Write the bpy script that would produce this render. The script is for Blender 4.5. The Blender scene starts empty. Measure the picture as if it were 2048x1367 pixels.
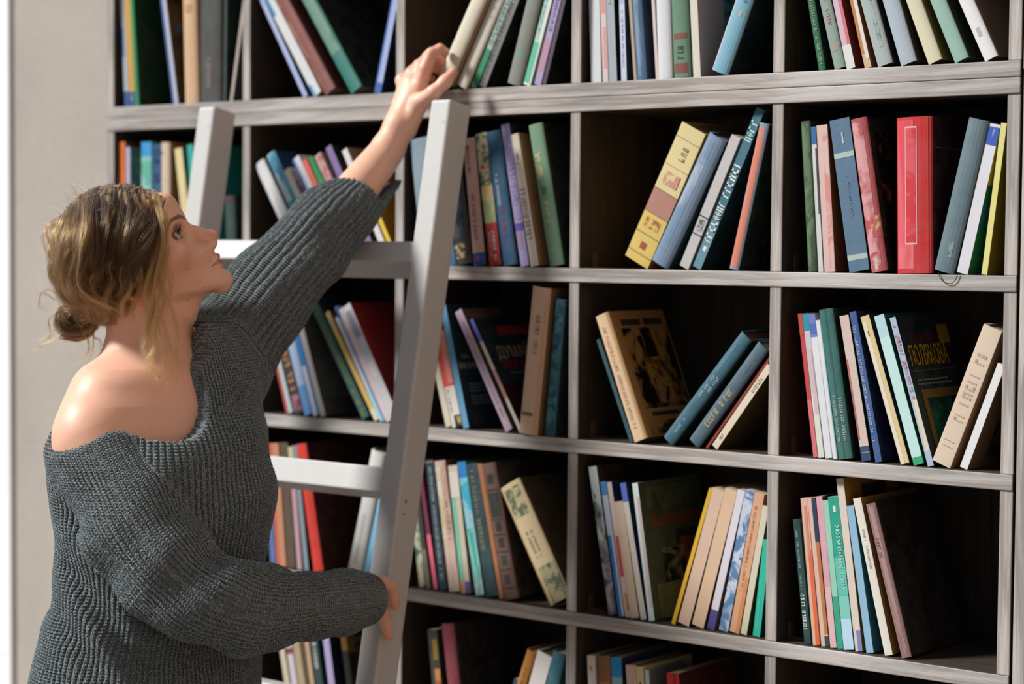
import bpy, bmesh, math, random
import numpy as np
from mathutils import Vector, Matrix
R = math.radians
scene = bpy.context.scene
COL = scene.collection
random.seed(7)

# ------------------------------------------------------------------ camera
F = 4068.1
YAW, PIT, ROL = .6679, .0492, .0077
CAM = np.array([2.96226, -2.5281, 1.5])
def _axes():
    fw = np.array([-math.sin(YAW)*math.cos(PIT), math.cos(YAW)*math.cos(PIT), -math.sin(PIT)])
    rt = np.array([math.cos(YAW), math.sin(YAW), 0.])
    up = np.cross(rt, fw)
    c, s = math.cos(ROL), math.sin(ROL)
    return fw, c*rt+s*up, -s*rt+c*up
FW, RT, UP = _axes()
def ray(x, y): return FW*F+RT*(x-1024)-UP*(y-683.5)
def atY(x, y, Y):
    d = ray(x, y); return CAM+d*((Y-CAM[1])/d[1])
def atZ(x, y, Z):
    d = ray(x, y); return CAM+d*((Z-CAM[2])/d[2])
def dep(x, y, D): return CAM+ray(x, y)*(D/F)
def proj(P):
    v = np.array(P)-CAM; z = v@FW
    return 1024+F*(v@RT)/z, 683.5-F*(v@UP)/z, z
cd = bpy.data.cameras.new('camera'); cam = bpy.data.objects.new('camera', cd); COL.objects.link(cam)
cam.matrix_world = Matrix(((RT[0], UP[0], -FW[0], CAM[0]), (RT[1], UP[1], -FW[1], CAM[1]), (RT[2], UP[2], -FW[2], CAM[2]), (0, 0, 0, 1)))
cd.sensor_width = 36; cd.lens = F/2048*36; cd.clip_start = .05
cd.dof.use_dof = True; cd.dof.focus_distance = 2.80; cd.dof.aperture_fstop = 2.7
scene.camera = cam

# ------------------------------------------------------------------ materials
def lin(c):
    if isinstance(c, str):
        c = [int(c[i:i+2], 16)/255 for i in (0, 2, 4)]
    return tuple((v/12.92 if v <= .04045 else ((v+.055)/1.055)**2.4) for v in c[:3])+(1.,)
class NT:
    def __init__(s, name):
        s.m = bpy.data.materials.new(name); s.m.use_nodes = True
        s.n = s.m.node_tree.nodes; s.l = s.m.node_tree.links; s.n.clear()
        s.out = s.add('ShaderNodeOutputMaterial'); s.b = s.add('ShaderNodeBsdfPrincipled')
        s.l.new(s.b.outputs[0], s.out.inputs[0])
    def add(s, t, **kw):
        n = s.n.new(t)
        for k, v in kw.items(): setattr(n, k, v)
        return n
    def link(s, a, b): s.l.new(a, b)
    def noise(s, vec, scale, detail=3, rough=.5, dist=0):
        n = s.add('ShaderNodeTexNoise'); n.inputs['Scale'].default_value = scale
        n.inputs['Detail'].default_value = detail; n.inputs['Roughness'].default_value = rough
        n.inputs['Distortion'].default_value = dist
        s.link(vec, n.inputs['Vector']); return n.outputs['Fac']
    def mapping(s, vec, scale=(1, 1, 1), loc=(0, 0, 0)):
        n = s.add('ShaderNodeMapping'); n.inputs['Scale'].default_value = scale; n.inputs['Location'].default_value = loc
        s.link(vec, n.inputs['Vector']); return n.outputs[0]
    def obj(s): return s.add('ShaderNodeTexCoord').outputs['Object']
    def ramp(s, fac, stops):
        n = s.add('ShaderNodeValToRGB'); e = n.color_ramp.elements
        while len(e) > 1: e.remove(e[-1])
        e[0].position, e[0].color = stops[0][0], stops[0][1]
        for p, c in stops[1:]:
            q = e.new(p); q.color = c
        s.link(fac, n.inputs[0]); return n.outputs[0]
    def mix(s, fac, a, b, mode='MIX'):
        n = s.add('ShaderNodeMix', data_type='RGBA', blend_type=mode)
        for v, i in ((fac, 0), (a, 6), (b, 7)):
            if hasattr(v, 'is_output') or isinstance(v, bpy.types.NodeSocket): s.link(v, n.inputs[i])
            else: n.inputs[i].default_value = v
        return n.outputs[2]
    def math(s, op, a, b=0., c=None):
        n = s.add('ShaderNodeMath', operation=op)
        for i, v in enumerate((a, b) if c is None else (a, b, c)):
            if isinstance(v, bpy.types.NodeSocket): s.link(v, n.inputs[i])
            else: n.inputs[i].default_value = v
        return n.outputs[0]
    def bump(s, h, dist=.001, strength=1.):
        n = s.add('ShaderNodeBump'); n.inputs['Distance'].default_value = dist; n.inputs['Strength'].default_value = strength
        s.link(h, n.inputs['Height']); s.link(n.outputs[0], s.b.inputs['Normal'])
    def col(s, c):
        if isinstance(c, bpy.types.NodeSocket): s.link(c, s.b.inputs['Base Color'])
        else: s.b.inputs['Base Color'].default_value = c
    def rough(s, v): s.b.inputs['Roughness'].default_value = v

_mc = {}
KB = .86
def mul(c, k): return tuple(min(1, v*k) for v in c[:3])+(1.,)
def mcover(c, rough=.55, mott=.12):
    """printed or cloth book cover: one colour with faint scuffs"""
    key = ('cv', c, rough, mott)
    if key not in _mc:
        t = NT('book_cover_'+str(c)); base = mul(lin(c), KB)
        n = t.noise(t.obj(), 38, 4, .6)
        w = t.noise(t.obj(), 9, 3, .6)
        f = t.math('MULTIPLY', t.ramp(n, [(.35, (0, 0, 0, 1)), (.75, (1, 1, 1, 1))]), mott)
        lightc = tuple(v*.7+.3 for v in base[:3])+(1.,)
        c1 = t.mix(f, base, lightc)
        f2 = t.math('MULTIPLY', t.ramp(w, [(.4, (0, 0, 0, 1)), (.7, (1, 1, 1, 1))]), .3)
        t.col(t.mix(f2, c1, mul(base, .72))); t.rough(rough); t.bump(n, .0004, .4)
        _mc[key] = t.m
    return _mc[key]
def mflat(c, rough=.5):
    key = ('fl', c, rough)
    if key not in _mc:
        t = NT('print_'+str(c)); t.col(mul(lin(c), KB)); t.rough(rough); _mc[key] = t.m
    return _mc[key]
def mpattern(a, b, scale=60, c=None, rough=.5, stretch=(1, 1, 1), cut=.5):
    """picture-like blotched print of two or three inks"""
    key = ('pt', a, b, scale, c, stretch, cut)
    if key not in _mc:
        t = NT('print_pattern'); o = t.mapping(t.obj(), stretch)
        n = t.noise(o, scale, 3, .6, .6)
        a_, b_ = mul(lin(a), KB), mul(lin(b), KB); st = [(cut-.06, a_), (cut+.04, b_)]
        if c: st += [(cut+.1, b_), (cut+.15, mul(lin(c), KB))]
        t.col(t.ramp(n, st)); t.rough(rough); _mc[key] = t.m
    return _mc[key]
def mpages(c='cdb596'):
    key = ('pg', c)
    if key not in _mc:
        t = NT('paper_edges'); b = mul(lin(c), KB); o = t.mapping(t.obj(), (1400, 1400, 6))
        n = t.noise(o, 1, 2, .5); t.col(t.mix(n, mul(b, .72), mul(b, 1.1))); t.rough(.85); t.bump(n, .0003, .5)
        _mc[key] = t.m
    return _mc[key]
def mwood(axis, dark=False):
    """pine stained and washed grey, grain along the given axis"""
    t = NT('grey_washed_pine_'+axis + ('_inner' if dark else ''))
    st = {'x': (1.2, 22, 22), 'z': (22, 22, 1.2), 'y': (22, 1.2, 22)}[axis]
    o = t.mapping(t.obj(), st); o2 = t.mapping(t.obj(), tuple(v*.22 for v in st))
    n = t.noise(o, 2.0, 6, .62, .8); big = t.noise(o2, 1.6, 3, .6, .5); fine = t.noise(o, 9, 4, .7)
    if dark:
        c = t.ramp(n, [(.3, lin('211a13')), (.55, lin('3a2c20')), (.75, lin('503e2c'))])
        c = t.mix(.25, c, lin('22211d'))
    else:
        c = t.ramp(n, [(.28, lin('4b4642')), (.45, lin('8d857f')), (.6, lin('c2bcb8')), (.8, lin('dad6d3'))])
        tone = t.ramp(big, [(.34, lin('71818a')), (.46, lin('c9c5c1')), (.6, lin('c6a98f'))])
        c = t.mix(.55, c, tone, 'MULTIPLY'); c = t.mix(.15, c, lin('d8d4d0'))
        k = t.add('ShaderNodeTexVoronoi', feature='F1'); k.inputs['Scale'].default_value = 3.4
        kv = {'x': (.8, 3, 3), 'z': (3, 3, .8), 'y': (3, .8, 3)}[axis]
        t.link(t.mapping(t.obj(), kv), k.inputs['Vector'])
        kn = t.ramp(k.outputs['Distance'], [(.05, (1, 1, 1, 1)), (.13, (0, 0, 0, 1))])
        c = t.mix(t.math('MULTIPLY', kn, .7), c, lin('4a3f37'))
    t.col(c); t.rough(.7); t.bump(t.math('ADD', n, t.math('MULTIPLY', fine, .5)), .0016, .7)
    return t.m
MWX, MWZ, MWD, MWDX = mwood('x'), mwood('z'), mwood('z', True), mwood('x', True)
def mplaster():
    t = NT('plaster'); o = t.obj()
    n = t.noise(o, 2.2, 5, .6, .3); g = t.noise(o, 60, 4, .7)
    c = t.ramp(n, [(.3, lin('a0978f')), (.5, lin('aca298')), (.72, lin('b4aaa1'))])
    t.col(t.mix(.12, c, t.ramp(g, [(.3, lin('8f8983')), (.7, lin('d6d0ca'))]))); t.rough(.9)
    t.bump(t.math('ADD', n, t.math('MULTIPLY', g, .3)), .004, .5); return t.m
def mpaint(c='dcdcdc'):
    t = NT('white_paint'); o = t.obj(); n = t.noise(o, 14, 4, .6); s = t.noise(t.mapping(o, (60, 60, 9)), 1, 3, .6)
    b = lin(c); cc = t.mix(t.ramp(n, [(.35, (0, 0, 0, 1)), (.8, (.25, .25, .25, 1))]), b, mul(b, .86))
    v = t.add('ShaderNodeTexVoronoi'); v.inputs['Scale'].default_value = 15; t.link(o, v.inputs['Vector'])
    sp = t.ramp(v.outputs['Distance'], [(.03, (1, 1, 1, 1)), (.055, (0, 0, 0, 1))])
    t.col(t.mix(t.math('MULTIPLY', sp, .6), cc, lin('6a625b'))); t.rough(.5); t.bump(t.math('ADD', n, t.math('MULTIPLY', s, .6)), .0012, .5)
    return t.m
MPAINT = mpaint('b9b7b5')

# ------------------------------------------------------------------ mesh helpers
def mesh_obj(name, verts, faces, mats, parent=None, smooth=False, midx=None, loc=None):
    me = bpy.data.meshes.new(name); me.from_pydata([tuple(v) for v in verts], [], [tuple(f) for f in faces])
    for m in (mats if isinstance(mats, (list, tuple)) else [mats]): me.materials.append(m)
    if midx is not None: me.polygons.foreach_set('material_index', midx)
    if smooth: me.polygons.foreach_set('use_smooth', [True]*len(me.polygons))
    me.update(); o = bpy.data.objects.new(name, me); COL.objects.link(o)
    if parent: o.parent = parent
    if loc is not None: o.location = loc
    return o
def box_geo(lo, hi, bev=0.):
    bm = bmesh.new(); bmesh.ops.create_cube(bm, size=1)
    c = [(a+b)/2 for a, b in zip(lo, hi)]; s = [b-a for a, b in zip(lo, hi)]
    for v in bm.verts: v.co = Vector([v.co[i]*s[i]+c[i] for i in range(3)])
    if bev: bmesh.ops.bevel(bm, geom=bm.edges[:], offset=bev, segments=2, affect='EDGES', profile=.5)
    bm.verts.index_update()
    V = [tuple(v.co) for v in bm.verts]; Fc = [[v.index for v in f.verts] for f in bm.faces]; bm.free(); return V, Fc
def box(name, lo, hi, m, parent=None, bev=0.0015, loc=None, rot=None):
    V, Fc = box_geo(lo, hi, bev); o = mesh_obj(name, V, Fc, m, parent)
    if loc is not None: o.location = loc
    if rot is not None: o.rotation_euler = rot
    return o
def plank(name, lo, hi, front, inner, parent):
    """board whose room-facing edge carries the grey wash, the rest left dark stained"""
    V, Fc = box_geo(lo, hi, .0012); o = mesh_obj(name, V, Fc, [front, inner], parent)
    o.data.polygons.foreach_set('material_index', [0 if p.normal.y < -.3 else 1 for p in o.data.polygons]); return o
def thing(name, label, cat, loc=(0, 0, 0), rot=(0, 0, 0), group=None):
    o = bpy.data.objects.new(name, None); o.empty_display_size = .05; COL.objects.link(o)
    o.location = loc; o.rotation_euler = rot; tag(o, label, cat, group); return o
def tag(o, label, cat, group=None):
    o['label'] = label; o['category'] = cat
    if group: o['group'] = group
    return o
def struct(o): o['kind'] = 'structure'; return o

# ------------------------------------------------------------------ room
BAY = .36; TH = .0215; DP = .26
BW = .0185                                  # upright width
HZ = [1.70034, 1.43844, 1.173948, .904164]  # undersides of the boards seen
struct(box('floor', (-2.2, -4.2, -.03), (5.2, .34, 0), mcover('7d6a58', .5), bev=0))
struct(box('wall_back', (-1.6, .30, 0), (5.2, .34, 2.95), mplaster(), bev=0))
xt = atY(19.5, 600, .292)[0]
struct(box('trim_1', (-1.2, .292, 0), (xt, .2995, 2.95), mpaint('f2f3f6'), bev=.002))

# ------------------------------------------------------------------ bookcases
def upright(parent, x, z0, z1, w=BW, name='upright'):
    cx, cz = x+w/2, (z0+z1)/2
    o = plank(name, (-w/2, 0, -(z1-z0)/2), (w/2, DP, (z1-z0)/2), MWZ, MWD, parent)
    o.location = Vector((cx, 0, cz))-parent.location; return o
def board(parent, x0, x1, z0, name='shelf_board', th=TH, dy=0.):
    cx = (x0+x1)/2
    o = plank(name, (-(x1-x0)/2, -.002+dy, -th/2), ((x1-x0)/2, DP, th/2), MWX, MWDX, parent)
    o.location = Vector((cx, 0, z0+th/2))-parent.location; return o
def back(parent, x0, x1, z0, z1):
    o = box('back_panel', (x0, DP+.001, z0), (x1, DP+.009, z1), MWD, parent, bev=0); o.location = -parent.location; return o
XE = 5*BAY+BW
lower = thing('bookcase', 'lower section of grey-washed wooden bookcase filled with books, against plaster wall', 'bookcase', (XE/2, 0, 0))
lz = [.03, .36, .632]+HZ[:0:-1]             # undersides bottom to top
lz = [.10, .369, .637, HZ[3], HZ[2], HZ[1]]
for z in lz: board(lower, 0, XE, z)
board(lower, 0, XE, HZ[0], 'top_board')
tops = lz+[HZ[0]]
for i in range(len(tops)-1):
    for k in range(6): upright(lower, k*BAY, tops[i]+TH, tops[i+1])
for k in range(6): upright(lower, k*BAY, 0, .10, name='foot')
back(lower, 0, XE, .10, HZ[0]+TH)
upper = thing('bookcase', 'upper section of grey-washed wooden bookcase standing on the lower one', 'bookcase', (XE/2, 0, HZ[0]+TH))
ZU = HZ[0]+TH+.0006
board(upper, 0, XE, ZU, 'bottom_board')
ZT1 = ZU+TH
for z in (ZT1+.262, ZT1+.262*2+TH): board(upper, 0, XE, z)
for i in range(2):
    for k in range(6): upright(upper, k*BAY, ZT1+i*(.262+TH), ZT1+i*(.262+TH)+.262)
back(upper, 0, XE, ZU, ZT1+.262*2+TH*2)
side = thing('bookcase', 'neighbouring bookcase of knotty grey wood, only its upright edge showing', 'bookcase', (XE+.25, 0, 0))
XS = XE+.004
upright(side, XS, 0, HZ[0]+TH+.01, .045, 'side_panel'); upright(side, XS+.40, 0, HZ[0]+TH+.01, .045, 'side_panel')
for z in (.1, .5, .9, 1.3, HZ[0]-.012): board(side, XS+.045, XS+.40, z)
back(side, XS, XS+.445, .1, HZ[0])
side2 = thing('bookcase', 'upper neighbouring bookcase of pale wood standing on the knotty grey one', 'bookcase', (XE+.25, 0, HZ[0]+TH+.01))
upright(side2, XS-.001, HZ[0]+TH+.0105, 2.3, .05, 'side_panel'); upright(side2, XS+.40, HZ[0]+TH+.0105, 2.3, .045, 'side_panel')
for z in (HZ[0]+TH+.012, 2.27): board(side2, XS+.051, XS+.40, z)
back(side2, XS, XS+.445, HZ[0]+TH+.012, 2.3)

MB = mflat('5c4a38', .4)
for zi in (HZ[1], HZ[2], HZ[3], .637):
    for k in (2, 3, 4):
        x = k*BAY+BW
        V1, F1 = box_geo((x+.0002, .034, zi+TH+.0002), (x+.0016, .048, zi+TH+.024), .0003); V2, F2 = box_geo((x+.0016, .034, zi+TH+.0002), (x+.024, .048, zi+TH+.0016), .0003)
        o = mesh_obj('angle_bracket', V1+V2, F1+[[i+len(V1) for i in f] for f in F2], MB, lower); o.location = -lower.location
# ------------------------------------------------------------------ ladder
LA = R(10.4); LY = -.10
lad = thing('ladder', 'white-painted wooden ladder with flat steps leaning against the bookcase', 'ladder')
top_r = atY(862, 199, LY)
lad.location = (0, 0, 0)
def rail(pxt, pyt, w, d, dyaw, name='rail'):
    T = atY(pxt, pyt, LY)                 # front-left top corner
    L = T[2]/math.cos(LA)-.012
    V, Fc = box_geo((0, 0, -L), (w, d, 0), .004)
    o = mesh_obj(name, V, Fc, MPAINT, lad)
    o.matrix_world = Matrix.Translation(T) @ Matrix.Rotation(LA, 4, 'X').inverted() @ Matrix.Rotation(dyaw, 4, 'Y')
    return o, T
rr, TR = rail(862, 199, .040, .052, R(0.35))
rl, TL = rail(397, 214, .040, .052, R(-.6))
def rung(y0px, y1px, hgt, dpt, tilt, xl):
    # y at which the front of the rails meets the wanted height
    P = atY(800, (y0px+y1px)/2, LY); s = 0
    for _ in range(20):
        yy = TR[1]-math.tan(LA)*(TR[2]-P[2]); P = atY(800, (y0px+y1px)/2, yy)
    x1 = TR[0]+.004; x0 = TL[0]+.036
    o = box('rung', (-(x1-x0)/2, -.002, -hgt/2), ((x1-x0)/2, dpt, hgt/2), MPAINT, lad, bev=.0025)
    o.location = ((x0+x1)/2, yy+.004, P[2]); o.rotation_euler = (tilt, 0, 0); return P[2]
za = rung(478, 528, .035, .070, -R(24), 0)
zb = rung(935, 992, .040, .070, -R(18), 0)
dz = za-zb
for k in (1, 2, 3):
    z = zb-dz*k
    if z < .12: break
    yy = TR[1]-math.tan(LA)*(TR[2]-z)
    x1 = TR[0]+.004; x0 = TL[0]+.036
    box('rung', (-(x1-x0)/2, -.002, -.019), ((x1-x0)/2, .055, .019), MPAINT, lad, bev=.0025, loc=((x0+x1)/2, yy+.004, z), rot=(-LA, 0, 0))

bpy.context.view_layer.update()
for px_, py_, r_ in ((812, 1003, .0022), (808, 1028, .0016), (744, 440, .0)):
    if not r_: continue
    Mi = rr.matrix_world.inverted(); o_ = Mi @ Vector(CAM); d_ = (Mi @ Vector(CAM+ray(px_, py_)))-o_; t_ = (.0403-o_.x)/d_.x; c_ = o_+d_*t_
    V = [(.0403, c_.y+r_*math.cos(a*math.pi/6), c_.z+r_*math.sin(a*math.pi/6)) for a in range(12)]
    mesh_obj('nail_hole', V, [tuple(range(12))], mflat('14100c', .8), rr)
# ------------------------------------------------------------------ light
w = bpy.data.worlds.new('world'); scene.world = w; w.use_nodes = True
wn = w.node_tree; bg = wn.nodes['Background']
tc = wn.nodes.new('ShaderNodeTexCoord'); dp = wn.nodes.new('ShaderNodeVectorMath'); dp.operation = 'DOT_PRODUCT'
dp.inputs[1].default_value = (-math.cos(YAW+.12), -math.sin(YAW+.12), .35)
rp = wn.nodes.new('ShaderNodeValToRGB'); wn.links.new(tc.outputs['Generated'], dp.inputs[0])
ma = wn.nodes.new('ShaderNodeMath'); ma.operation = 'MULTIPLY_ADD'; ma.inputs[1].default_value = .5; ma.inputs[2].default_value = .5
wn.links.new(dp.outputs['Value'], ma.inputs[0]); wn.links.new(ma.outputs[0], rp.inputs[0])
re = rp.color_ramp.elements; re[0].position = .25; re[0].color = (1.65, 1.18, .88, 1); re[1].position = .8; re[1].color = (.52, .60, .68, 1)
wn.links.new(rp.outputs[0], bg.inputs[0]); bg.inputs[1].default_value = .46
sd = bpy.data.lights.new('sun', 'SUN'); sd.energy = 5.6; sd.angle = R(11); sd.color = (1., .985, .96)
so = bpy.data.objects.new('sun', sd); COL.objects.link(so)
right = np.array([math.cos(YAW+.12), math.sin(YAW+.12), 0]); away = np.array([-math.sin(YAW+.12), math.cos(YAW+.12), 0])
sunv = -right*1.0+away*.08+np.array([0, 0, .80]); sunv /= np.linalg.norm(sunv)
so.rotation_euler = Vector(sunv).to_track_quat('Z', 'Y').to_euler()
so.location = (-1, -2, 3)
vs = scene.view_settings; scene.display_settings.display_device = 'sRGB'
vs.view_transform = 'Standard'; vs.look = 'None'; vs.exposure = 0; vs.gamma = 1; vs.use_curve_mapping = False
scene.cycles.use_denoising = True
scene.cycles.max_bounces = 6

# ------------------------------------------------------------------ books
ZR = {1: ZT1, 2: HZ[1]+TH, 3: HZ[2]+TH, 4: HZ[3]+TH, 5: .637+TH}
ORD = {1: 'top', 2: 'second', 3: 'third', 4: 'fourth', 5: 'lowest'}
NUM = {1: 'first', 2: 'second', 3: 'third', 4: 'fourth', 5: 'fifth'}
_bk = [0]
def spine_arc(t, bul, n=8):
    return [(t/2-t/2*math.cos(math.pi*i/n), -bul*math.sin(math.pi*i/n)) for i in range(n+1)]
def path_at(arc, a):
    """point on the polyline at fraction a of its length"""
    L = [0]
    for p, q in zip(arc, arc[1:]): L.append(L[-1]+math.hypot(q[0]-p[0], q[1]-p[1]))
    s = a*L[-1]
    for i in range(len(arc)-1):
        if s <= L[i+1] or i == len(arc)-2:
            f = (s-L[i])/max(1e-9, L[i+1]-L[i]); return (arc[i][0]+(arc[i+1][0]-arc[i][0])*f, arc[i][1]+(arc[i+1][1]-arc[i][1])*f)
def strip(arc, u0, u1, z0, z1, off, V, Fc, n=6):
    k = len(V); 
    for i in range(n+1):
        x, y = path_at(arc, u0+(u1-u0)*i/n)
        V += [(x, y-off, z0), (x, y-off, z1)]
    for i in range(n):
        a = k+2*i; Fc.append((a, a+2, a+3, a+1))
def col_m(c):
    if isinstance(c, tuple): return mpattern(*c)
    return mcover(c)
def text_obj(name, fc, parent):
    tmp = bpy.data.objects.new('tmp', fc); COL.objects.link(tmp)
    me = bpy.data.meshes.new_from_object(tmp.evaluated_get(bpy.context.evaluated_depsgraph_get()))
    bpy.data.objects.remove(tmp); o = bpy.data.objects.new(name, me); COL.objects.link(o); o.parent = parent; return o
BK = []
def quad(g):
    a = -g['t'] if g['side'] == 'R' else 0.
    c, s = math.cos(g['th']), math.sin(g['th'])
    return [(g['x']+u*c+v*s, g['z']-u*s+v*c) for u, v in ((a, 0), (a+g['t'], 0), (a+g['t'], g['H']), (a, g['H']))]
def hit(q1, q2, eps=-.00015):
    for A, B_ in ((q1, q2), (q2, q1)):
        for i in range(4):
            ex, ez = A[(i+1) % 4][0]-A[i][0], A[(i+1) % 4][1]-A[i][1]; l = math.hypot(ex, ez); nx, nz = ez/l, -ex/l
            pa = [p[0]*nx+p[1]*nz for p in A]; pb = [p[0]*nx+p[1]*nz for p in B_]
            if max(pa) < min(pb)+eps or max(pb) < min(pa)+eps: return False
    return True
def resolve():
    by = {}
    for g in BK: by.setdefault((g['row'], g['bay']), []).append(g)
    for (row, bay), L in by.items():
        x0, x1 = (bay-1)*BAY+BW+.0006, bay*BAY-.0006
        def walls(n):
          for g in L:
            for _ in range(n):
                q = quad(g); lo, hi = min(p[0] for p in q), max(p[0] for p in q)
                if lo >= x0 and hi <= x1: break
                if lo < x0:
                    if g['side'] == 'R' and g['th'] > 0 or abs(g['th']) < .03: g['x'] += min(.001, x0-lo+1e-5)
                    else: g['H'] *= .99 if g['H'] > .145 else 1; g['th'] += .004
                else:
                    if g['th'] > .03: g['H'] *= .99 if g['H'] > .145 else 1; g['th'] -= .003
                    else: g['x'] -= min(.001, hi-x1+1e-5)
        walls(60)
        for it in range(500):
            bad = 0
            if it % 3 == 0 and it < 480: walls(2)
            for i in range(len(L)-1):
                A, C = L[i], L[i+1]
                k = 0
                while hit(quad(A), quad(C)) and k < 4:
                    k += 1; bad += 1
                    d = A['th']-C['th']; lim = .72 if it < 120 else .5
                    if d > .001 and it < 400: A['th'] -= min(.0008, d/2); C['th'] += min(.0008, d/2)
                    elif A['side'] == 'L' and A['t'] > lim*A['t0']: A['t'] -= .0002
                    elif C['side'] == 'R' and C['t'] > lim*C['t0']: C['t'] -= .0002
                    else: d = 1
                    if it > 40 or d == 1:
                        A['x'] -= .0001; C['x'] += .0001
                for D_ in L[i+2:i+5]:
                    if it <= 3 or not hit(quad(A), quad(D_)): continue
                    bad += 1; A['x'] -= .0001; D_['x'] += .0001
                    if A['th'] > D_['th']: A['th'] -= .0005; D_['th'] += .0005
            if not bad: break
def book(row, bay, side, xb, xt, yt, wpx, kind, c, label, cov=None, deco=(), inset=.012, W=None, h=None, yaw=0., lift=0., pages='cdb596', board=None):
    z0 = ZR[row]+.0004+lift
    Y = inset; y = 700.
    for _ in range(6):
        P = atY(xb, y, Y); y = proj((P[0], Y, z0))[1]
    T = atY(xt, yt, Y)
    dx, dz_ = T[0]-P[0], T[2]-z0
    th = math.atan2(dx, dz_); H = h if h else math.hypot(dx, dz_)
    xa = atY(xb-wpx/2, y, Y)[0]; xc = atY(xb+wpx/2, y, Y)[0]
    t = (xc-xa)*math.cos(th)-.0004
    if W is None: W = min(H*.69, .165)
    BK.append(dict(row=row, bay=bay, side=side, x=float(P[0]), z=z0, th=th, t=float(t), t0=float(t), H=float(H), Y=Y, W=W, kind=kind, c=c, label=label, cov=cov, deco=deco, yaw=yaw, pages=pages))
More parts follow.
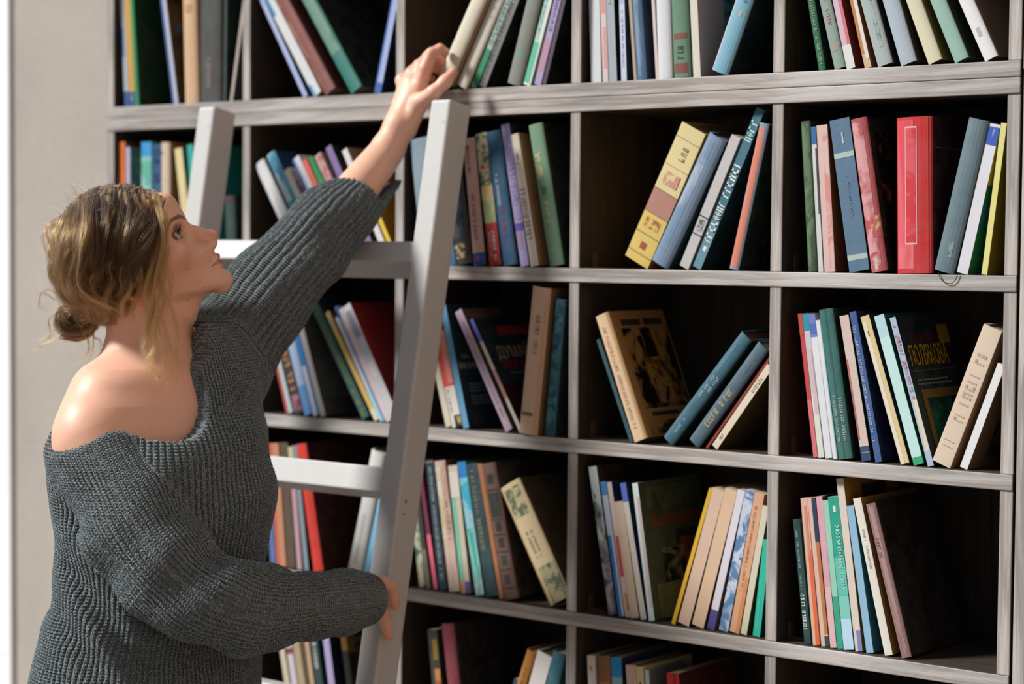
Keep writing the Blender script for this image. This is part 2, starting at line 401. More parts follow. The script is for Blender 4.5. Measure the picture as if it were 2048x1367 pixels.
def build_book(g):
    row, bay, side, z0, th, t, H, Y, W, kind, c, label, cov, deco, yaw, pages = [g[k] for k in ('row', 'bay', 'side', 'z', 'th', 't', 'H', 'Y', 'W', 'kind', 'c', 'label', 'cov', 'deco', 'yaw', 'pages')]
    P = (g['x'], Y, z0)
    _bk[0] += 1
    name = 'paperback_book' if kind == 'P' else 'hardcover_book'
    q = thing(name, label+', %s shelf' % ORD[row] + ', %s compartment from wall' % NUM[bay], 'book', (P[0], Y, z0), (0, th, yaw),
              'books on the %s shelf, %s compartment from the wall' % (ORD[row], NUM[bay]))
    x0 = 0. if side == 'L' else -t
    hb = .0022 if kind != 'P' else .0006
    if t < .008: hb = min(hb, .0012)
    bul = 0 if kind == 'P' or t < .008 else min(.0055, t*.16)
    if kind == 'H0': bul = .0004
    jn = .004
    arc = spine_arc(t, bul)
    # cover : C-shaped section swept up the height; head and tail edges overhang the pages
    n = len(arc)-1
    outer = [(0, W)]+([(0, jn+.004), (.0007 if bul else 0, jn)] if kind != 'P' else [(0, .003)])+arc+([(t-.0007 if bul else t, jn), (t, jn+.004)] if kind != 'P' else [(t, .003)])+[(t, W)]
    def inward(p):
        x, yy = p
        cx = t/2
        if yy > jn-1e-6 or kind == 'P' and yy >= .003: return (hb if x < cx else t-hb, yy)
        f = max(.0, 1-2*hb/t); return (cx+(x-cx)*f, yy+hb)
    inner = [inward(p) for p in outer]
    m = len(outer); V = []; Fc = []; mi = []
    zs = [0, H*.01, H*.99, H]
    for zz in (0, H):
        for p in outer: V.append((x0+p[0], p[1], zz))
        for p in inner: V.append((x0+p[0], p[1], zz))
    o2 = 2*m
    for i in range(m-1):
        Fc.append((i, i+1, o2+i+1, o2+i)); mi.append(1 if i < (m-1-len(arc)+1)//2 or i >= m-1-(m-1-len(arc)+1)//2 else 0)
        Fc.append((m+i+1, m+i, o2+m+i, o2+m+i+1)); mi.append(1)
        Fc.append((i+1, i, m+i, m+i+1)); mi.append(0)
        Fc.append((o2+i, o2+i+1, o2+m+i+1, o2+m+i)); mi.append(0)
    for e in (0, m-1):
        f = (e, m+e, o2+m+e, o2+e); Fc.append(f if e else f[::-1]); mi.append(1)
    cv = mesh_obj('cover', V, Fc, [col_m(c), col_m(cov) if cov else col_m(c)], q, midx=mi)
    if t > .008:
        for p in cv.data.polygons: p.use_smooth = False
    # pages
    ov = .0028 if kind != 'P' else .0
    pe = .0035 if kind != 'P' else .0002
    a, b = x0+hb+.0001, x0+t-hb-.0001
    y1 = W-pe; ys = max(hb, .001)+.0015
    PV = []; PF = []
    ccv = .0 if kind == 'P' else min(.004, t*.12)
    fr = [(a, ys), (b, ys)]; bk = [(b-(b-a)*i/6, y1-ccv*math.sin(math.pi*i/6)) for i in range(7)]
    ring = fr+bk; k = len(ring)
    for zz in (ov, H-ov-(.0002 if kind == 'P' else 0)):
        for p in ring: PV.append((p[0], p[1], zz))
    for i in range(k): j = (i+1) % k; PF.append((i, j, k+j, k+i))
    PF.append(tuple(range(k))[::-1]); PF.append(tuple(range(k, 2*k)))
    mesh_obj('pages', PV, PF, mpages(pages), q)
    sarc = [(x0+p[0], p[1]) for p in arc]
    if kind == 'P' and bul == 0: sarc = [(x0, 0), (x0+t, 0)]
    for di, d in enumerate(deco):
        k = d[0]
        if k == 'b':        # band or printed field on the spine
            V = []; Fc = []; u0, u1 = (d[4], d[5]) if len(d) > 5 else (.0, 1.)
            strip(sarc, u0, u1, d[1]*H, d[2]*H, .0002+.00007*di, V, Fc); mesh_obj('spine_band', V, Fc, col_m(d[3]), q)
        elif k == 't':      # illegible small lettering
            u, wd = (d[4], d[5]) if len(d) > 5 else (.5, .4); LO = .0004+.00007*len(deco)
            V = []; Fc = []; zc = d[1]*H; end = d[2]*H; lh = wd*t
            rr_ = random.Random(_bk[0]*17+int(d[1]*100))
            while zc < end:
                g = lh*rr_.uniform(.35, .7)
                if rr_.random() > .14:
                    ua, ub = u-wd/2, u+wd/2
                    strip(sarc, ua, ub, zc, zc+g*.32, LO, V, Fc, 2)
                    if rr_.random() > .5: strip(sarc, ub-wd*.25, ub, zc, zc+g*.9, LO, V, Fc, 1)
                    if rr_.random() > .4: strip(sarc, ua, ua+wd*.22, zc, zc+g*.8, LO, V, Fc, 1)
                    if rr_.random() > .6: strip(sarc, ua, ub, zc+g*.6, zc+g*.9, LO, V, Fc, 2)
                zc += g*1.25+.0006
            if Fc: mesh_obj('lettering', V, Fc, mflat(d[3]), q)
        elif k == 'T':      # legible spine text: string, v, size(frac of t), colour, turn
            fc = bpy.data.curves.new('title', 'FONT'); fc.body = d[1]; fc.size = d[3]*t; fc.align_x = 'CENTER'; fc.align_y = 'CENTER'
            fc.materials.append(mflat(d[4])); fc.extrude = .0001; fc.resolution_u = 3
            o = text_obj('title', fc, q)
            u = d[6] if len(d) > 6 else .5
            px, py = path_at(sarc, u); o.location = (px, py-.0006-bul*.1, d[2]*H); o.rotation_euler = (R(90), R(d[5]), 0)
        elif k == 'c':      # printed field on the board facing the viewer: y0,y1,z0,z1 fractions
            off = .0003+.00008*di
            X = x0+t+off; V = [(X, d[1]*W, d[3]*H), (X, d[2]*W, d[3]*H), (X, d[2]*W, d[4]*H), (X, d[1]*W, d[4]*H)]
            mesh_obj('cover_print', V, [(0, 1, 2, 3)], col_m(d[5]), q)
        elif k == 'C':      # legible cover text: string, y, z, size(m), colour
            fc = bpy.data.curves.new('cover_title', 'FONT'); fc.body = d[1]; fc.size = d[4]; fc.align_x = 'LEFT'; fc.align_y = 'CENTER'
            fc.materials.append(mflat(d[5])); fc.extrude = .0001; fc.resolution_u = 3
            if len(d) > 6: fc.space_character = d[6]
            o = text_obj('cover_title', fc, q)
            o.location = (x0+t+.0012, d[2]*W, d[3]*H); o.rotation_euler = (R(90), 0, R(90)); o.scale = (d[7] if len(d) > 7 else 1, 1, 1)
        elif k == 'l':      # small illegible lines on the board
            V = []; Fc = []; X = x0+t+.0009; rr_ = random.Random(_bk[0]); zz = d[4]
            while zz > d[3]:
                yy = d[1]
                end = d[1]+(d[2]-d[1])*rr_.uniform(.6, 1)
                while yy < end:
                    g = rr_.uniform(.02, .07)
                    i = len(V); V += [(X, yy*W, (zz-.011)*H), (X, (yy+g)*W, (zz-.011)*H), (X, (yy+g)*W, zz*H), (X, yy*W, zz*H)]; Fc.append((i, i+1, i+2, i+3)); yy += g+.015
                zz -= .028
            if Fc: mesh_obj('cover_lettering', V, Fc, mflat(d[5]), q)
    return q
def B(row, bay, *items):
    for it in items:
        kw = it[-1] if isinstance(it[-1], dict) else {}
        a = it[:-1] if kw or isinstance(it[-1], dict) else it
        book(row, bay, *a, **kw)
# each: side of the edge given, foot x, head x, head y, width, kind, spine colour, label
B(1, 1,
 ('L', 250, 240, 0, 8, 'P', 'aeb9cc', 'slim pale blue paperback at the end by the upright', {'h': .21, 'cov': '274a78', 'deco': [('b', 0, .14, '1f4f86'), ('b', .45, .7, '2b6bb0', 0, .5)]}),
 ('L', 259, 249, 0, 12, 'P', 'c99a3c', 'yellow-spined paperback with blue foot', {'h': .215, 'deco': [('b', 0, .13, '1c4d87'), ('t', .03, .1, 'c8ccd2')]}),
 ('L', 272, 259, 0, 8, 'H', '0d8a52', 'bright green hardcover with orange square on its cover', {'h': .225, 'W': .165, 'cov': '04381c', 'deco': [('c', .5, .99, .2, .53, 'b0580e')]}),
 ('L', 346, 321, 0, 11, 'P', 'b9bcd0', 'lilac and blue spined book with brown picture cover', {'h': .215, 'cov': ('2b2316', '4d3a24', 22, '3a1410'), 'deco': [('b', 0, 1, '31609b', 0, .35), ('c', .1, .9, .62, .7, '33475a'), ('c', .2, .95, .3, .5, '06222a')]}),
 ('L', 372, 367, 0, 28, 'H', 'd3ac84', 'wide plain tan hardcover', {'h': .218, 'cov': 'b88e62', 'deco': [('t', .75, .8, 'b78a5d')]}),
 ('L', 402, 402, 0, 43, 'H', '3b3a37', 'very thick charcoal hardcover with small pale lettering', {'h': .223, 'cov': '15140f', 'W': .14, 'deco': [('t', .13, .37, '93807f', .45, .17)]}),
 ('L', 447, 449, 0, 5, 'P', '2a3a34', 'dark mottled green slim book behind leaning pamphlet', {'h': .205, 'cov': ('15231f', '22342d', 30)}),
 ('R', 465, 489, 20, 6, 'P', 'b3a398', 'thin off-white pamphlet leaning on the upright', {'h': .2, 'cov': '4c5a50', 'W': .12}),
)
B(1, 2,
 ('L', 608, 517, 0, 10, 'P', 'a8b7dd', 'thin pale blue book leaning steeply', {'h': .24, 'cov': '0d4a6b', 'W': .12}),
 ('L', 629, 527, 0, 20, 'P', 'd8dcdc', 'white leaning paperback with blue smudge', {'h': .24, 'deco': [('b', .72, .98, '3e8ab5', .0, .35), ('b', .0, .1, '5b9bd0', 0, .3)], 'cov': 'b98a55'}),
 ('L', 653, 549, 0, 29, 'H', '84453c', 'maroon hardcover with worn pinkish spine', {'h': .235, 'deco': [('b', .03, .97, ('a47a66', '8a5044', 50), .08, .34)], 'cov': '5c2a24'}),
 ('L', 705, 604, 0, 30, 'H', '17756a', 'teal hardcover with grey blotched spine', {'h': .235, 'cov': '0c1a14', 'deco': [('b', .34, 1, ('6f9181', '17756a', 26, None, .5, (1, 1, 1), .62))]}),
 ('R', 761, 803, 0, 14, 'P', '9fb0de', 'slim blue book leaning the other way', {'h': .21, 'W': .15, 'cov': '081c38', 'deco': [('b', 0, .1, '2f62b0'), ('b', 0, 1, '2a5fae', 0, .18), ('c', .6, .75, .22, .27, '8b7f80')]}),
)
B(1, 3,
 ('R', 900, 976, 0, 32, 'H', 'd9d0bb', 'cream hardcover being pulled out by the hand', {'h': .222, 'inset': .001, 'cov': 'a58a63', 'lift': .006, 'W': .13}),
 ('R', 934, 1009, 0, 25, 'H', 'dbd6c6', 'cream book with tan board next to the held one', {'h': .212, 'cov': 'b4976b', 'deco': [('t', .55, .85, 'b0a998', .5, .3)]}),
 ('R', 952, 1024, 0, 12, 'P', '9fb5ac', 'white book with green foot and dark lettering', {'h': .21, 'deco': [('b', 0, .32, '12855a'), ('t', .36, .93, '23453f', .5, .62)], 'cov': '47524e'}),
 ('R', 970, 1035, 0, 15, 'P', '75746f', 'grey spined book with dark cover and orange swirl', {'h': .215, 'cov': '0c0e0c', 'deco': [('t', .03, .9, '1f302e', .25, .4), ('c', .35, .8, .1, .9, ('0c0e0c', '8a5522', 9, '0c0e0c', .5, (1, 1, .5), .56))]}),
 ('R', 1043, 1084, 0, 30, 'H', '7d8176', 'grey-green cloth hardcover', {'h': .205, 'deco': [('b', .22, .3, ('7d8176', '5b9b78', 90), .3, .7)], 'cov': '3a3d36'}),
 ('R', 1060, 1104, 0, 15, 'P', 'dde3de', 'mint and white book with green foot', {'h': .21, 'deco': [('b', .02, .33, '5bbf9d', 0, .75), ('b', .34, 1, 'a9cfc0', 0, .5), ('t', .4, .95, '7fa898', .25, .25)]}),
 ('R', 1081, 1122, 0, 14, 'P', 'a89bc6', 'lilac spined book with pink patch', {'h': .215, 'deco': [('b', .1, .35, 'b58ca4'), ('t', .4, .9, '7a6aa8', .5, .4)], 'cov': '101016'}),
 ('R', 1091, 1135, 0, 8, 'H', '4a3a4c', 'dark aubergine hardcover with black cover', {'h': .22, 'W': .15, 'cov': '0d0c10', 'deco': [('C', '3', .55, .72, .03, '6a5a4c')]}),
)
B(1, 4,
 ('L', 1182, 1178.6, 0, 21, 'P', 'd3d8da', 'white paperback beside the upright', {'h': .215, 'cov': '8ab0b0'}),
 ('L', 1206, 1200.5, 0, 11, 'P', 'dcc3c0', 'pale pink spined pamphlet', {'h': .21, 'deco': [('b', .5, .98, 'dd8d84', .2, .8), ('b', .1, .4, 'de9c94', .3, .8)]}),
 ('L', 1218.5, 1211.5, 0, 16, 'P', 'a3abb1', 'silver-grey book with green marks', {'h': .214, 'deco': [('b', .55, .98, ('a3abb1', '4e6f66', 60), 0, .6)], 'cov': '0f1c24'}),
 ('L', 1243, 1238, 0, 11, 'P', 'a9b8dc', 'navy book with lavender spine', {'h': .212, 'cov': '083050', 'deco': [('b', .0, .55, 'c6cfe0'), ('t', .1, .5, '7f8fb4', .5, .3)]}),
 ('L', 1268, 1257, 0, 6, 'P', 'b49f7c', 'very thin tan booklet', {'h': .206}),
 ('L', 1275, 1264, 0, 21, 'H', '3f658a', 'blue hardcover with scuffed spine and navy cover', {'h': .214, 'cov': '0c2844', 'deco': [('b', .02, .95, ('3f658a', '8195ad', 30, None, .5, (1, 1, .3)), .25, .7)]}),
 ('L', 1312, 1303, 0, 7, 'P', 'd3c3ba', 'thin pinkish white booklet', {'h': .205}),
 ('L', 1318, 1316, 0, 29, 'H', 'd7d8dc', 'wide white hardcover before the green one', {'h': .213}),
 ('L', 1349, 1343, 0, 35, 'H', '5a8064', 'thick green hardcover with dark red bands', {'h': .212, 'deco': [('b', .03, .1, '7a3a2e'), ('b', .27, .31, '7a3a2e'), ('t', .13, .2, '33523c', .5, .3)], 'cov': '2c4a34'}),
 ('L', 1387, 1377, 0, 15, 'P', 'd8d2c2', 'cream spined paperback with white and teal cover', {'h': .2, 'W': .13, 'cov': 'b7b3b6', 'deco': [('c', .55, .99, .35, 1, ('0c5560', '5fa0ac', 16))]}),
 ('R', 1457, 1509, 0, 38, 'H', '74a9bd', 'light blue hardcover leaning against upright', {'h': .215, 'cov': '02242a', 'W': .15, 'deco': [('b', 0, 1, 'c8c4cc', 0, .14), ('t', .5, .66, '4c7f9c', .62, .2), ('b', .4, .44, 'b5b396', .5, .65), ('b', .68, .71, 'b5b396', .55, .7), ('b', .8, .82, 'b5b396', .55, .7)]}),
)
B(1, 5,
 ('L', 1638, 1617, 0, 15, 'H', '0a5f40', 'dark green hardcover with gilt lettering', {'h': .212, 'cov': '03251a', 'deco': [('t', .04, .55, '9db08a', .55, .35), ('t', .9, .99, 'b0a24c', .5, .3)]}),
 ('L', 1670, 1637, 0, 24, 'H', '8a9f93', 'sage-grey hardcover with faded pink lettering', {'h': .212, 'cov': '16201c', 'deco': [('t', .3, .9, 'c08584', .5, .28), ('b', .12, .2, ('b58a84', '8a9f93', 60), .2, .85)]}),
 ('L', 1694, 1665, 0, 18, 'P', 'd0b6c6', 'pink and lilac spined book with maroon cover', {'h': .213, 'cov': '5f1c12', 'deco': [('b', 0, .16, 'dcdcdc'), ('b', .16, 1, 'cf6a78', .62, 1), ('t', .8, .97, 'f0e4e8', .4, .3)]}),
 ('L', 1730, 1705, 0, 14, 'P', 'd0b28a', 'orange-edged white paperback', {'h': .21, 'cov': 'b96e3d', 'deco': [('b', .1, 1, 'bf7a34', 0, .4), ('b', .06, .98, 'ded9d0', .5, 1)]}),
 ('L', 1757, 1715, 0, 33, 'H', 'a3b0ad', 'grey hardcover with green stamped marks', {'h': .214, 'cov': '1f2c2b', 'deco': [('b', .12, .95, ('a3b0ad', '2f6d5c', 60, None, .5, (1, 1, 1), .57), .5, .72), ('b', .55, .7, '9a8f92', .5, .66)]}),
 ('L', 1803, 1765, 0, 35, 'H', 'a7b4bf', 'pale blue-grey cloth hardcover', {'h': .216, 'cov': '2b2f2c'}),
 ('L', 1858, 1812, 0, 32, 'H', 'd5cfb0', 'cream spined hardcover with olive boards', {'h': .215, 'cov': '7f7430'}),
 ('L', 1911, 1860, 0, 33, 'H', '8fb3a6', 'pale sage green hardcover', {'h': .216, 'cov': '0f2a20'}),
 ('L', 1971, 1917, 0, 32, 'H', 'e4e2e4', 'white hardcover with brown boards', {'h': .214, 'cov': '7a6350', 'deco': [('t', .5, .62, 'bdb9bd', .45, .25), ('b', .16, .22, 'b4b0b4', .35, .6)]}),
)
B(2, 1,
 ('L', 238, 237, 284, 15, 'H', 'ee7a1c', 'vivid orange hardcover beside the upright', {'cov': '5a2608'}),
 ('L', 253, 252, 294, 8, 'P', 'b9b4cc', 'slim lilac booklet by the orange book', {'cov': ('46606c', '6c8a78', 30, '9a4040'), 'W': .16}),
 ('L', 283, 283, 284, 20, 'P', '6fc0a8', 'mint book with bright blue head', {'deco': [('b', .88, 1, '1d96d4'), ('b', .4, .87, ('5fae9c', '9cc7c4', 30))], 'W': .13}),
 ('L', 305, 305, 289, 18, 'P', '0d4a7a', 'deep blue book with faint lettering', {'deco': [('t', .3, .95, '0a2f50', .5, .5)], 'W': .13}),
 ('L', 325, 324, 285, 18, 'H', 'd6bda4', 'cream hardcover with black star mark', {'cov': '9a6840', 'deco': [('b', .9, .92, '2c2622', .1, .3)]}),
 ('L', 373, 349, 298, 15, 'P', 'e0cf96', 'pale yellow book leaning by the ladder', {'cov': '4f6a4e'}),
 ('L', 392, 374, 290, 12, 'P', '1aa59a', 'turquoise book mostly behind the ladder', {'W': .12}),
 ('L', 455, 450, 392, 22, 'H', '0f3a34', 'dark green book with maroon head in shadow', {'deco': [('b', .9, 1, '4a1a24')], 'W': .13, 'cov': '0a2a26'}),
)
B(2, 2,
 ('L', 598, 505, 327, 26, 'H', 'dfe0e2', 'white hardcover with blue speckles leaning', {'cov': '9c8a68', 'deco': [('b', .05, .95, ('dfe0e2', '8ab0d6', 16, None, .5, (1, 1, 1), .6), .02, .5)], 'pages': 'c9c0a8'}),
 ('L', 628, 537, 311, 22, 'H', '4fa3c7', 'sky blue hardcover with teal lower spine', {'cov': '0b3f66', 'deco': [('b', .0, .65, '1d9c8e', .4, 1), ('b', .55, 1, ('4fa3c7', 'b9d0e0', 26), 0, .7)]}),
 ('L', 650, 567, 343, 14, 'P', 'd9d5d0', 'short white paperback leaning', {'deco': [('b', 0, .7, 'a8d4d8', 0, .4)]}),
 ('L', 663, 581, 345, 13, 'P', 'a68085', 'short mauve speckled paperback', {'deco': [('b', .1, .9, ('a68085', '6d4f62', 60))]}),
 ('L', 678, 583, 322, 19, 'P', 'dcdbe2', 'white book with blue edge leaning', {'deco': [('b', 0, 1, '2a6fc0', 0, .28)]}),
 ('L', 698, 604, 324, 12, 'P', 'd9604c', 'coral red leaning book', {}),
 ('L', 712, 616, 318, 12, 'P', '15854c', 'slim green leaning book', {'deco': [('b', .0, .55, 'd5d8d4')]}),
 ('L', 727, 629, 314, 17, 'P', 'c3a9a0', 'flowery pink and cream leaning book', {'deco': [('b', .05, .98, ('c3a9a0', 'b06070', 60, 'd8d2b0'))]}),
 ('L', 748, 651, 297, 15, 'P', '7f6aa0', 'purple leaning book with black cover', {'cov': '0c0a14'}),
 ('L', 775, 684, 302, 13, 'P', 'dcdada', 'white slim leaning book', {'cov': 'b89a78'}),
 ('L', 795, 722, 352, 9, 'P', 'e6c22e', 'bright yellow book slumped at the end', {'cov': 'c48a12', 'W': .14, 'deco': [('b', .0, .1, 'd0b13a')]}),
)
B(2, 3,
 ('L', 846, 815, 272, 52, 'H', '8295a2', 'wide blue-grey hardcover half behind the ladder', {'cov': '3b4a54', 'deco': [('b', .35, .5, ('8295a2', 'e0e4e6', 60), .25, .6)], 'pages': 'b7b0a2'}),
 ('L', 901, 872, 285, 11, 'P', '14608e', 'blue slim book beside the ladder', {'deco': [('b', .3, .6, '1c7f7c')]}),
 ('L', 914, 886, 288, 32, 'H', '141a1a', 'black hardcover with small ornate beige square', {'cov': '0a1512', 'deco': [('b', .05, .17, ('c7b083', '17140f', 150, None, .5, (1, 1, 1), .48), .1, .72), ('b', .22, .3, '3c3c3c', .2, .6), ('b', .3, .65, ('141a1a', '1d4a6a', 60, '7a2a3c'), .1, .8)]}),
 ('L', 948, 926, 278, 24, 'P', 'c9a598', 'dusty pink book with royal blue foot', {'deco': [('b', 0, .1, '154a94'), ('b', .04, .07, 'd05068', .3, .5), ('t', .2, .62, 'a3405a', .4, .25), ('t', .7, .97, '3a3434', .3, .25)], 'cov': '24201c'}),
 ('L', 980, 952, 268, 23, 'P', 'a8a884', 'flower-patterned book with red foot', {'deco': [('b', 0, .32, 'b3261e'), ('b', .32, .5, ('c2c2a0', 'a3b07a', 40)), ('b', .5, .6, 'd8bd84'), ('b', .6, .98, ('4f6a50', 'c9c4a0', 55, 'a3481e')), ('t', .04, .25, 'e8dcd4', .62, .28), ('t', .07, .25, 'e8dcd4', .28, .16)], 'cov': '151a12'}),
 ('L', 1008, 972, 266, 29, 'H', '0e4d72', 'navy hardcover with white and red lettering', {'cov': '082c42', 'deco': [('T', 'Т. Д. АКИМОВА', .56, .24, 'c3cdd0', 90, .42), ('t', .17, .43, 'a82a3c', .5, .2)]}),
 ('L', 1042, 1002, 250, 17, 'P', 'a093c8', 'lilac book with dark right board', {'cov': '1d1822', 'deco': [('t', .3, .93, 'c4bde2', .5, .5), ('b', .12, .25, 'a08a9c', .1, .6), ('b', .25, .3, '5a4aa8')]}),
 ('L', 1062, 1022, 270, 17, 'H', 'e8dfd0', 'ivory hardcover with tan board and black lettering', {'cov': 'b48a5a', 'deco': [('t', .2, .58, '9a948a', .5, .55), ('t', .77, .86, '7a746a', .5, .3)]}),
 ('L', 1101, 1058, 252, 30, 'H', '6f9474', 'soft green hardcover with yellowish lettering', {'cov': '0f2416', 'deco': [('b', .31, .46, ('6f9474', 'b7ae88', 160), .35, .62), ('b', .62, .8, ('6f9474', 'bdb283', 160), .2, .6), ('b', .5, .56, '357866', .3, .6)]}),
)
B(2, 4,
 ('R', 1295, 1411, 269, 57, 'H0', 'dccb92', 'cream and mustard hardcover with stamped panels', {'cov': 'c79a32', 'pages': 'b39a6c', 'deco': [('b', .35, .52, 'b07c6c'), ('b', .0, .35, 'd8bb62'), ('b', .06, .066, '5f4c34'), ('b', .2, .206, '5f4c34'), ('b', .35, .355, '6b4a3a'), ('b', .52, .525, '6b4a3a'), ('b', .7, .704, '8a7a5a'), ('b', .9, .904, '8a7a5a'), ('b', .1, .15, '9a4a26', .38, .62), ('b', .25, .32, ('d8bb62', '9c5f3c', 90), .2, .8), ('b', .57, .66, ('dccb92', 'c48c7c', 90), .2, .8), ('t', .76, .86, '948a72', .55, .2)]}),
 ('R', 1337, 1454, 283, 42, 'H', '6f87a0', 'thick slate blue hardcover with faint rosy marks', {'cov': '0b2c34', 'pages': '7c6450', 'deco': [('b', .1, .95, ('6f87a0', '97a3b8', 14, None, .5, (1, 1, 1), .5), .12, .55)]}),
 ('R', 1376, 1481, 277, 21, 'P', 'c0bcbc', 'pale grey book with black emblem', {'cov': '8a9a9a', 'deco': [('b', .25, .26, '333333'), ('b', .385, .395, '333333'), ('b', .28, .37, ('b9b9b6', '5c605e', 160), .2, .8)]}),
 ('R', 1401, 1535, 225, 19, 'P', '2f6a7c', 'tall teal book with large white lettering', {'cov': '0a2c34', 'deco': [('b', 0, .3, '5f8c9c'), ('t', .17, .66, 'dfe8e8', .5, .8), ('t', .8, .93, 'b8dcd4', .5, .8), ('b', .11, .14, 'dfe4e6', .35, .7)]}),
 ('R', 1478, 1534, 247, 20, 'H', '8494ab', 'orange and blue marbled spined hardcover', {'cov': '0b2a1e', 'deco': [('b', .02, .97, ('cf7f66', '8494ab', 34, None, .5, (1, 1, .5), .62), .08, .78), ('c', .25, .9, .06, .8, ('0b2a1e', '7a5326', 60, None, .5, (1, 3, .6), .6))]}),
)
B(2, 5,
 ('L', 1617, 1604, 243, 19, 'H', '3a4f36', 'dark green floral spined book at the end', {'cov': '1a2416', 'deco': [('b', .0, .98, ('3a4f36', '5f7a58', 50, '7a5a38', .5, (1, 1, .4)))]}),
 ('L', 1637, 1620, 254, 10, 'P', 'ccd0cc', 'thin white booklet with blue head', {'deco': [('b', .88, 1, '2363a0'), ('b', .4, .85, '2a3348', .7, 1)]}),
 ('L', 1649, 1633, 251, 22, 'P', 'd8b8b2', 'powder pink paperback with brown cover', {'cov': '80461a', 'deco': [('b', .02, .95, ('d8b8b2', 'd68c84', 30), .5, .95)]}),
 ('L', 1699, 1659, 242, 41, 'H0', '50708c', 'blue cloth hardcover bearing a numeral one', {'cov': '0c2434', 'pages': '6a5c48', 'deco': [('b', .075, .11, 'a9bdb6'), ('b', .745, .78, 'a9bdb6'), ('T', '1', .87, .75, 'c4cccc', 0, .55), ('t', .35, .62, '6c88a0', .5, .12)]}),
 ('L', 1744, 1702, 240, 34, 'H', 'a8484c', 'worn red hardcover with black flowery cover', {'cov': '1a0c0a', 'deco': [('b', .0, .98, ('b45256', 'cf9a9c', 22), .05, .7), ('b', .02, .13, ('cfb8b4', 'b45256', 50), .1, .6), ('b', .22, .36, ('d6b67c', 'b45256', 50), .45, .95), ('c', .1, .95, .05, .9, ('140a08', '6a2a18', 60, '8a5a20', .5, (1, 1, 1), .6))]}),
 ('L', 1795.5, 1794, 236, 71, 'H', 'c4141c', 'thick bright red hardcover with thin outlined panel', {'cov': '340405', 'deco': [('b', .03, .98, ('d67078', 'd8434e', 12, None, .5, (1, 1, .3)), .05, .5), ('b', .185, .195, 'e8b4b4', .28, .6, 1), ('b', .93, .94, 'e8b4b4', .28, .6, 1), ('b', .185, .94, 'e8b4b4', .28, .3, 1), ('b', .185, .94, 'e8b4b4', .58, .6, 1), ('b', .2, .93, ('d4525c', 'cb2a34', 30), .31, .57, 1), ('b', .0, 1, 'c8481c', .86, .89), ('c', .05, .9, .8, .805, '7a5a30')]}),
 ('R', 1909, 1981, 243, 43, 'H', '5a727a', 'slate grey cloth hardcover leaning', {'cov': '1c2c30', 'deco': [('b', .1, .2, ('5a727a', '8a9a9c', 160), .5, .7)]}),
 ('R', 1935, 2001, 250, 23, 'P', 'd9d9e0', 'white book with blue marks at its head', {'cov': '0c7f5c', 'W': .15, 'deco': [('b', .86, .98, ('d9d9e0', '3458b4', 60, None, .5, (1, 1, .2), .42)), ('c', 0, .6, .3, .5, '0a6f8c'), ('c', 0, .6, .6, 1, 'c9b03a')]}),
 ('R', 1974, 2013, 246, 12, 'P', 'dfd884', 'pale yellow book with blue figure on cover', {'cov': 'a89410', 'W': .15, 'deco': [('c', .3, .8, .1, .45, '0c2c50')]}),
)
B(3, 2,
 ('L', 573, 520, 600, 14, 'P', 'c8c9c4', 'white pamphlet with red edge under the sleeve', {'deco': [('b', 0, 1, 'b8443e', 0, .4), ('b', 0, .5, 'a9c8c8', .6, 1)]}),
 ('L', 590, 536, 596, 18, 'H0', '221d1a', 'black book with large orange lettering', {'deco': [('t', .2, .95, 'c98a54', .5, .6), ('b', .03, .16, ('5a2c3a', 'a06a7c', 90))], 'cov': '0d0c0a'}),
 ('L', 610, 556, 600, 16, 'P', '9fb4d2', 'pale blue paperback before a cobalt one', {'deco': [('b', 0, .25, '5a93cc')]}),
 ('L', 627, 570, 598, 14, 'P', '2f7fc4', 'cobalt blue slim paperback', {'deco': [('b', 0, .42, 'd0d2e2', .1, .7)], 'cov': '0c6a96'}),
 ('L', 642, 588, 630, 11, 'P', 'dcd5d0', 'white spined album with large grey cover', {'cov': '4c5250', 'W': .19, 'deco': [('c', .05, .95, .17, .55, '5a605e'), ('c', .02, 1, .13, .15, '3a4a4c')]}),
 ('L', 726, 624, 617, 19, 'H', '13564a', 'dark green hardcover with gilt ornaments', {'cov': '0a241c', 'deco': [('t', .02, .95, '8a8a58', .5, .35)]}),
 ('L', 754, 654, 627, 16, 'H0', 'd6b25a', 'mustard yellow hardcover with cream foot', {'cov': '5a4520', 'deco': [('b', .0, .1, 'e0d8b4'), ('b', .85, .95, 'b8b098', .2, .7)]}),
 ('L', 776, 685, 637, 10, 'P', 'd8d6de', 'thin white book beside the pink pair', {'deco': [('b', 0, .3, 'a0dce2')]}),
 ('L', 787, 690, 614, 12, 'P', '8490c0', 'slim periwinkle blue book with blue head', {'deco': [('b', .9, 1, '2458b0')]}),
 ('L', 810, 711, 622, 19, 'P', 'e2c9c8', 'white book with red blotches', {'deco': [('b', .02, .98, ('e2c9c8', 'dc6a6c', 26, None, .5, (1, 1, .5), .6), 0, .55)], 'cov': 'c23a3c'}),
 ('L', 833, 732, 618, 21, 'P', 'c9c6cc', 'grey and white book with dark red board', {'deco': [('b', .72, .95, '8a949e', .1, .8), ('b', .38, .5, ('c9c6cc', '9aa', 60) if 0 else 'd8d4d8', .1, .8)], 'cov': 'b02a30'}),
)
